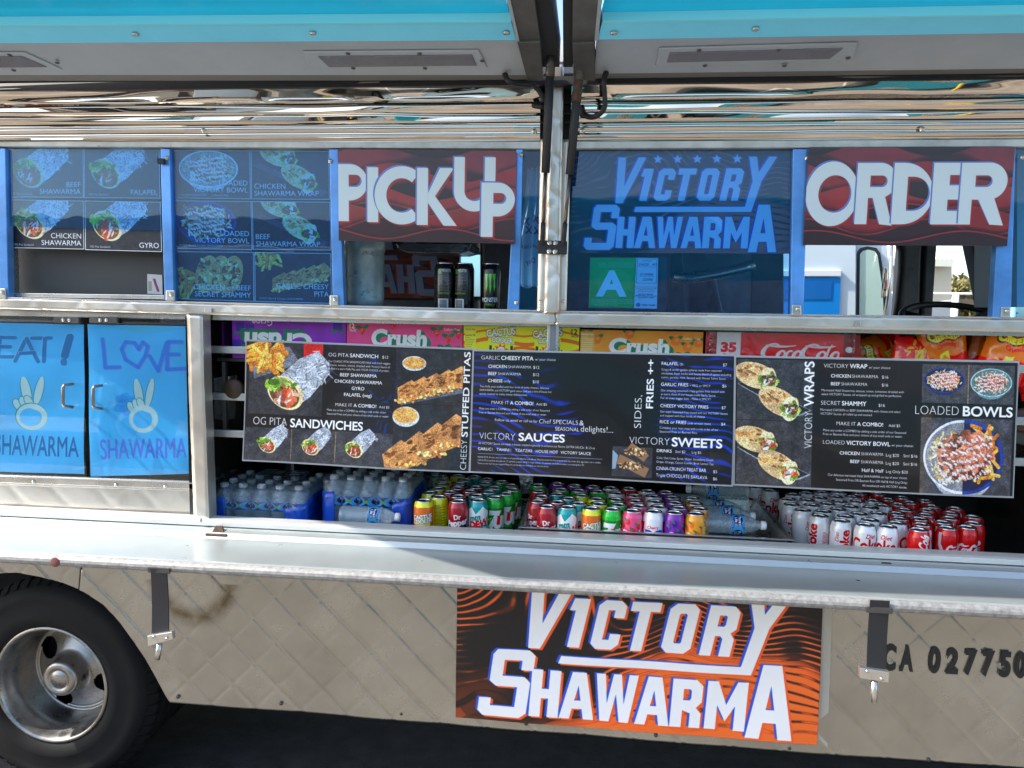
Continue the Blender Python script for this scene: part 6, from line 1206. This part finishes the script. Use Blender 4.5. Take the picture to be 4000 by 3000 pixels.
def water_case(px0, px1, pyc, rows, label, y0=.10, torn=False, z0=zf + .004):
    xa, xb = at(px0, pyc, y0 + .035)[0], at(px1, pyc, y0 + .035)[0]; n = int(round((xb - xa) / .066)) + 1; st_ = (xb - xa) / (n - 1); zc = at((px0 + px1) / 2, pyc, y0 + .035)[2]; H = zc + .006 - z0
    t = thing('water_case', label, 'water case', ((xa + xb) / 2, y0, z0), 'shrink wrapped cases of water bottles')
    for j in range(rows):
        for i in range(n): bottle(t, xa + i * st_, y0 + .035 + j * .066, z0, H)
    # shrink film: walls and top, sagging between the caps
    def wall(name, m, f0, f1, zlo, zhi, yy=None):
        pts = [(xa - .036, y0 + rows * .066 + .002), (xa - .036, y0 + .016), (xa - .02, y0 - .002), (xb + .02, y0 - .002), (xb + .036, y0 + .016), (xb + .036, y0 + rows * .066 + .002)]
        L = [0]; 
        for a, b in zip(pts, pts[1:]): L.append(L[-1] + math.hypot(b[0] - a[0], b[1] - a[1]))
        v = []; f = []; N = 46
        for i in range(N + 1):
            s = (f0 + (f1 - f0) * i / N) * L[-1]; k = min(len(L) - 2, int(np.searchsorted(L, s, 'right')) - 1); q = (s - L[k]) / (L[k + 1] - L[k] + 1e-9); x = pts[k][0] + (pts[k + 1][0] - pts[k][0]) * q; y = pts[k][1] + (pts[k + 1][1] - pts[k][1]) * q
            for j in range(7):
                b = j / 6; lo, hi = (zlo(i / N), zhi(i / N)); z = z0 + lo + (hi - lo) * b; w_ = .004 * math.sin(s * 95 + b * 5) * (1 if k == 2 else .5); v.append((x, y - .002 - abs(w_) if k in (1, 2, 3) else y, z))
        for i in range(N):
            for j in range(6): f.append((i * 7 + j, (i + 1) * 7 + j, (i + 1) * 7 + j + 1, i * 7 + j + 1))
        o = mo(name, v, f, m, t, smooth=True); sm = o.modifiers.new('thickness', 'SOLIDIFY'); sm.thickness = .0006; return o
    Lt = 2 * (rows * .066 - .014) + 2 * .024 + (xb - xa + .04); e0 = (rows * .066 - .014) / Lt; w1_ = (xb - xa) / Lt
    wall('printed_wrap', m_shrinkblue, 0, e0 + w1_ * .24, lambda s: 0.0, lambda s: H * (.66 + .10 * s)); wall('printed_wrap', m_shrinkblue, 1 - e0 - w1_ * .30, 1, lambda s: 0.0, lambda s: H * (.58 + .20 * min(1, s * 2.2)))
    wall('clear_wrap', m_shrink, 0, 1, lambda s: H * (.30 if not torn else .62), lambda s: H * .97)
    v = []; f = []; nx_, ny_ = 30, 14
    for j in range(ny_ + 1):
        for i in range(nx_ + 1):
            x = xa - .03 + (xb - xa + .06) * i / nx_; y = y0 + .004 + (rows * .066 - .006) * j / ny_; d = min([math.hypot(x - (xa + a * st_), y - (y0 + .035 + b * .066)) for a in range(n) for b in range(rows)]); v.append((x, y, z0 + H + .002 - .45 * max(0, d - .014) + .003 * math.sin(x * 70 + y * 50)))
    f = [(j * (nx_ + 1) + i, j * (nx_ + 1) + i + 1, (j + 1) * (nx_ + 1) + i + 1, (j + 1) * (nx_ + 1) + i) for j in range(ny_) for i in range(nx_)]
    o = mo('top_wrap', v, f, m_shrink, t, smooth=True); sm = o.modifiers.new('thickness', 'SOLIDIFY'); sm.thickness = .0005
    # printed strip across the top
    cx = (xa + xb) / 2; c = Canvas(260, 120, (.10, .04, .04)); c.P(rc(0, 0, 70, 120), (.45, .6, .6)); [c.R(8 + i * 6, 10, 11 + i * 6, 110, (.05, .1, .1)) for i in range(9)]; c.R(80, 30, 125, 90, (.55, .6, .55)); c.P(ell(200, 60, 55, 52), (.7, .75, .85)); c.P(ell(200, 60, 51, 48), (.04, .07, .4)); c.T('Pure', 200, 56, 26, WHT, 'c', b=.05); c.T('Life', 200, 92, 26, WHT, 'c', b=.05)
    yk = y0 + .15; sheet('top_print', [(cx - .07, yk + .09, z0 + H + .008), (cx + .11, yk + .09, z0 + H + .008), (cx + .10, yk, z0 + H + .005), (cx - .08, yk, z0 + H + .005)], imgmat('top_print', c, .3, .4), t, 6, 3, .001)
    return t
water_case(878, 1168, 1898, 4, 'shrink wrapped water case standing at the left end of the drinks case', y0=.10)
wc2 = water_case(1306, 1574, 1866, 3, 'torn open water case next to the citrus soda cans', y0=.15, torn=True)
water_case(1640, 1700, 1850, 1, 'small dark rest of a water pack behind the torn case', y0=.44)
LB = [((1330, 2010, .115), 1, .205, 'water bottle lying in the torn opening of the second case'), ((2838, 2046, .16), 1, .225, 'clear water bottle lying in front at the right of the metal tray'), ((2800, 2010, .235), 1, .225, 'clear water bottle lying second from the front in the metal tray'), ((2772, 1985, .31), 1, .22, 'clear water bottle lying behind the two front bottles in the tray'), ((2925, 1920, .42), -1, .22, 'water bottle lying on top at the back with its cap to the left')]
for i, ((px, py, Y), fl, H, lab) in enumerate(LB):
    p = at(px, py, Y); x_ = p[0] - (fl * .1 if i in (1, 2, 3) else 0); t = thing('water_bottle', lab, 'water bottle', (x_, p[1], p[2]), 'loose water bottles'); bottle(t, x_, p[1], p[2], H, 'x', fl, name='shell')

# ================================================================== things in the truck window
bk_ = thing('metal_bucket', 'dull blue grey metal tub standing in the pickup window', 'tub', at(1424, 1200, .22))
c0 = at(1424, 1200, .22); h_ = at(1424, 985, .22)[2] - c0[2] + .02
m_tub = M('dull_zinc', (.34, .46, .50), .45, .5, var=(14, .3), bump=(50, .4, .001), dirt=(18, (.10, .14, .16), .58))
lathe('tub', [(.0001, .0), (.054, .0), (.062, .006), (.066, .03), (.067, h_ - .02), (.070, h_ - .016), (.070, h_ - .008)], m_tub, bk_, n=36, o=c0)
lathe('tub_lid', [(.071, h_ - .008), (.071, h_ + .06), (.066, h_ + .064), (.0001, h_ + .066)], m_tub, bk_, n=36, o=c0)
mo('handle_lug', *lathev([(.066, -.002), (.11, -.002), (.112, .002), (.066, .004)], 24, 'z', (c0[0] + .01, c0[1], c0[2] + .003)), m_tub, bk_)
poster('far_window_sign', [(985, 785), (1795, 795), (1795, 1168), (985, 1158)], 1.90, art_mirrorsign(), 'shop name sign seen from behind on the far side of the truck', 'sign')
wt = tag(slab('wrapped_tray', [(1545, 948), (1842, 950), (1835, 978), (1800, 988), (1590, 985), (1552, 972)], .9, .25, M('cling_wrapped_steel', (.22, .25, .27), .2, .7, bump=(25, 1, .01)), bevel=.006), 'steel tray wrapped in cling film hanging under the pickup sign', 'tray')
# plastic bag hanging behind the narrow blue pane
v = []; f = []; nb, mb = 12, 26; b0 = [at(x, y, .16) for x, y in ((2062, 655), (2118, 655), (2122, 1118), (2030, 1112))]
for j in range(mb + 1):
    for i in range(nb + 1):
        a, b = i / nb, j / mb; q = [(np.array(b0[0]) * (1 - a) + np.array(b0[1]) * a) * (1 - b) + (np.array(b0[3]) * (1 - a) + np.array(b0[2]) * a) * b][0]; v.append((q[0] - .02 * b * (1 - a) * math.sin(b * 3), q[1] + .018 * math.sin(a * 16 + b * 2) * (1 - .6 * b), q[2] - .01 * abs(math.sin(a * 5)) * b))
f = [(j * (nb + 1) + i, (j + 1) * (nb + 1) + i, (j + 1) * (nb + 1) + i + 1, j * (nb + 1) + i + 1) for j in range(mb) for i in range(nb)]
cb = Canvas(160, 700, (.85, .87, .9), k=.6); [cb.T('X', x, y, 40, (.7, .15, .45), 'c', b=.05) for x, y in ((40, 330), (110, 320), (60, 380), (120, 390))]; cb.T('Have A Nice', 80, 470, 26, (.7, .2, .5), 'c', flip=False, wid=-120); cb.T('Day', 80, 560, 30, (.7, .2, .5), 'c', wid=-60)
uvb = [(i / nb, 1 - j / mb) for j in range(mb + 1) for i in range(nb + 1)]
pb = mo('plastic_bag', v, f, imgmat('bag_plastic', cb, .4), None, uv=uvb, smooth=True); sm = pb.modifiers.new('thickness', 'SOLIDIFY'); sm.thickness = .001; tag(pb, 'white plastic carrier bag hanging behind the narrow blue pane', 'bag')
# pale thing behind the rightmost pane
tag(slab('cooler_panel', [(3975, 600), (4300, 600), (4300, 1190), (3972, 1200)], .5, .3, M('pale_blue_panel', (.45, .6, .68), .4)), 'pale blue panel behind the pane at the right edge', 'panel')

# ================================================================== beyond the truck, seen through the cab
ot = thing('parked_truck', 'white truck parked on the far side, seen through the cab window', 'truck', (at(3300, 1200, 4.0)[0], 4.0, GZ))
slab('body', [(2300, 700), (3344, 700), (3338, 1700), (2300, 1700)], 4.0, 2.2, M('pale_truck_paint', (.55, .64, .68), .4), ot); slab('ledge', [(2300, 1055), (3288, 1055), (3286, 1080), (2300, 1080)], 3.97, .03, M('white_trim', (.7, .73, .74), .3), ot, bevel=.005)
bw = slab('side_window', [(2900, 1084), (3284, 1084), (3278, 1240), (2900, 1240)], 3.985, .012, M('blue_window', (.01, .22, .62), .1, coat=.8), ot); slab('pane', [(2920, 1098), (3250, 1098), (3246, 1170), (2920, 1170)], 3.98, .004, M('blue_window_dark', (.01, .13, .42), .1, coat=.8), bw)
cab_ = slab('cab_side', [(3346, 860), (3462, 860), (3462, 940), (3478, 1080), (3496, 1290), (3338, 1300)], 4.05, 1.8, MATS['pale_truck_paint'], ot)
slab('quarter_window', [(3350, 985), (3362, 968), (3390, 962), (3425, 968), (3440, 990), (3462, 1130), (3468, 1290), (3346, 1290)], 4.03, .015, m_black, cab_, bevel=.004); slab('quarter_pane', [(3360, 992), (3372, 980), (3392, 975), (3418, 982), (3428, 998), (3448, 1130), (3454, 1290), (3356, 1290)], 4.02, .008, M('green_tint_glass', (.42, .56, .48), .1, coat=.6), cab_)
tube('mirror_arm', [at(3485, 930, 3.9), at(3478, 1100, 3.8), at(3455, 1240, 3.8)], .012, m_steel, ot); slab('wing_mirror', [(3455, 1040), (3472, 1050), (3466, 1160), (3448, 1165)], 3.75, .04, m_mirror, ot, bevel=.008)
for y in (4.4, 5.6): 
    for px in (2500, 3420): p = at(px, 1500, 4.0); lathe('wheel', [(.0001, 0), (.2, 0), (.36, .02), (.38, .06), (.38, .2), (.2, .24)], m_tyre, ot, axis='y', o=(p[0], 4.0 if y < 5 else 5.9, GZ + .38))
bl = thing('building', 'beige building with a pale corrugated roof behind the cab window', 'building', (at(3600, 1200, 17)[0], 17, GZ))
slab('wall', [(3420, 1016), (3718, 1020), (3714, 1290), (3420, 1290)], 17, 9, M('beige_render', (.50, .47, .38), .9, var=(1, .06)), bl)
e0, e1 = at(3380, 1012, 16.7), at(3724, 1018, 16.7); rg = at(3560, 960, 21); n = 40; v = []; f = []
for i in range(n + 1):
    x = e0[0] + (e1[0] - e0[0]) * i / n; w_ = .05 * (i % 2); v += [(x, 16.7, e0[2] + w_), (x - .9 * (i / n), 21, rg[2] + .8 + w_), (x - .9 * (i / n), 21, rg[2] + .6), (x, 16.7, e0[2] - .15)]
f = [(i * 4, i * 4 + 4, i * 4 + 5, i * 4 + 1) for i in range(n)] + [(i * 4 + 3, i * 4 + 7, i * 4 + 4, i * 4) for i in range(n)] + [(1, 2, 3, 0), (n * 4, n * 4 + 3, n * 4 + 2, n * 4 + 1)]
mo('roof', v, f, M('pale_metal_roof', (.6, .6, .52), .5), bl)
def tree(px, pyb, pyt, Y, w_, label, seed, cols):
    b = at(px, pyb, Y); tz = at(px, pyt, Y)[2]; t = thing('tree', label, 'tree', (b[0], Y, GZ)); hgt = tz - GZ; r = np.random.default_rng(seed)
    tube('trunk', [(b[0], Y, GZ), (b[0] + .1, Y, GZ + hgt * .3), (b[0], Y + .1, GZ + hgt * .55)], [.16, .12, .07], M('bark', (.12, .09, .06), .9), t)
    v = []; f = []; C_ = [(r.normal() * w_ * .33, r.normal() * w_ * .3, hgt * (.42 + .5 * r.random())) for _ in range(26)]
    for k in range(5200):
        c = C_[r.integers(26)]; d = r.normal(size=3); d /= np.linalg.norm(d); q = np.array([b[0], Y, GZ]) + np.array(c) + d * w_ * .17 * r.random() ** .4; a = r.normal(size=3) * .075; bb = r.normal(size=3) * .075; n0 = len(v); v += [q, q + a, q + a + bb, q + bb]; f.append((n0, n0 + 1, n0 + 2, n0 + 3))
    m = M('leaves_' + str(seed), cols, .6, var=(.9, .45)); o = mo('crown', v, f, m, t); return t
tree(3760, 1215, 1068, 24, 2.6, 'olive and rust coloured tree beyond the beige building', 3, (.16, .14, .04))
for i, px in enumerate((3410, 3733, 3838, 3960)): tag(tube('fence_post', [at(px, 1146, 10), (at(px, 1146, 10)[0], 10, GZ)], .05, m_white), 'white metal fence post seen through the cab, %s from the left' % ORD[i], 'fence post', 'white fence posts beyond the cab')
tag(tube('fence_rail', [at(3300, 1143, 10), at(4100, 1150, 10)], .018, m_white), 'thin white top rail of the wire fence', 'fence rail')
p0, p1 = at(3560, 1190, 11.5), at(3745, 1168, 12.5); v = []; f = []
for i in range(61): q = i / 60; x = p0[0] + (p1[0] - p0[0]) * q; y = 11.5 + q + .03 * (i % 2); z = p0[2] + (p1[2] - p0[2]) * q; v += [(x, y, z), (x, y, GZ), (x, y + .03, GZ), (x, y + .03, z)]
f = [(i * 4 + a, i * 4 + 4 + a, i * 4 + 4 + (a + 1) % 4, i * 4 + (a + 1) % 4) for i in range(60) for a in range(4)]
tag(mo('corrugated_wall', v, f, M('white_corrugated', (.68, .68, .64), .5)), 'low white corrugated metal wall beyond the cab', 'wall')
tag(slab('dark_fence', [(3745, 1168), (4000, 1176), (4000, 1196), (3745, 1190)], 20, .1, M('brown_boards', (.13, .10, .07), .8)), 'dark brown board fence below the tree', 'fence')

# ================================================================== across the lot: what the polished steel mirrors
def far_truck(x0, x1, y0, y1, h, m, label, stripe=None, cab=None):
    t = thing('parked_truck' if h > 2.2 else 'parked_car', label, 'truck' if h > 2.2 else 'car', ((x0 + x1) / 2, y1, GZ)); box('body', x0, x1, y0, y1, GZ + .45, GZ + h, m, t, bevel=.08)
    if stripe: box('side_panel', x0 + .4, x1 - 1.6, y1 + .004, y1 + .03, GZ + 1.2, GZ + 2.1, stripe, t); 
    box('windscreen', x1 - 1.3, x1 - .3, y1 + .004, y1 + .02, GZ + h * .55, GZ + h * .85, m_black, t, bevel=.01)
    for x in (x0 + .9, x1 - .9):
        w_ = lathe('wheel', [(.0001, .14), (.10, .14), (.12, .06), (.2, .03), (.22, .1), (.37, .1), (.39, .04), (.39, -.2)], m_tyre, t, axis='y', o=(x, y1 - .08, GZ + .39)); lathe('hubcap', [(.0001, .12), (.2, .05)], m_rim, w_, axis='y', o=(x, y1 - .06, GZ + .39))
    return t
far_truck(-1.0, 5.8, -8.4, -6.2, 3.0, M('turquoise_paint', (.02, .42, .48), .25, coat=.6), 'turquoise food truck across the lot, mirrored in the polished trim', m_steel)
far_truck(-6.4, -1.8, -10.4, -8.4, 2.6, m_white, 'white van across the lot, mirrored in the polished trim')
far_truck(6.5, 10.7, -9.5, -7.6, 1.5, M('red_car_paint', (.4, .03, .03), .2, coat=.8), 'red car across the lot, mirrored in the polished trim')
far_truck(-8.6, -4.2, -7.4, -5.6, 1.55, M('black_car_paint', (.02, .02, .022), .15, coat=.9), 'black car across the lot, mirrored in the polished trim')
bb = thing('building', 'long sand coloured building across the lot behind the camera', 'building', (0, -30, GZ)); box('wall', -35, 35, -38, -30, GZ, GZ + 5.5, MATS['beige_render'], bb); box('brick_base', -35, 35, -29.99, -29.9, GZ, GZ + 1.4, M('red_brick', (.30, .09, .05), .8, var=(3, .2)), bb)
for i in range(8): w_ = box('window', -30 + i * 8, -27 + i * 8, -29.98, -29.9, GZ + 2, GZ + 4, m_black, bb)
for i, x in enumerate((-3.4, 3.0)): tag(lathe('bollard', [(.06, 0), (.06, 1.0), (.05, 1.06), (.0001, 1.08)], M('yellow_paint', (.75, .5, .03), .5), o=(x, -4.8, GZ)), 'yellow steel bollard across the lot, %s of two' % ('left', 'right')[i], 'bollard', 'yellow bollards across the lot')
# faded bay lines
for i in range(6): x = -9 + i * 3.6; o = mo('bay_line', [(x, -10, GZ + .004), (x + .1, -10, GZ + .004), (x + .1, -5, GZ + .004), (x, -5, GZ + .004)], [(0, 1, 2, 3)], M('faded_line_paint', (.5, .5, .48), .8)); tag(o, 'faded white parking bay line on the asphalt', 'bay line', 'parking bay lines', kind='structure')
bpy.context.view_layer.update()
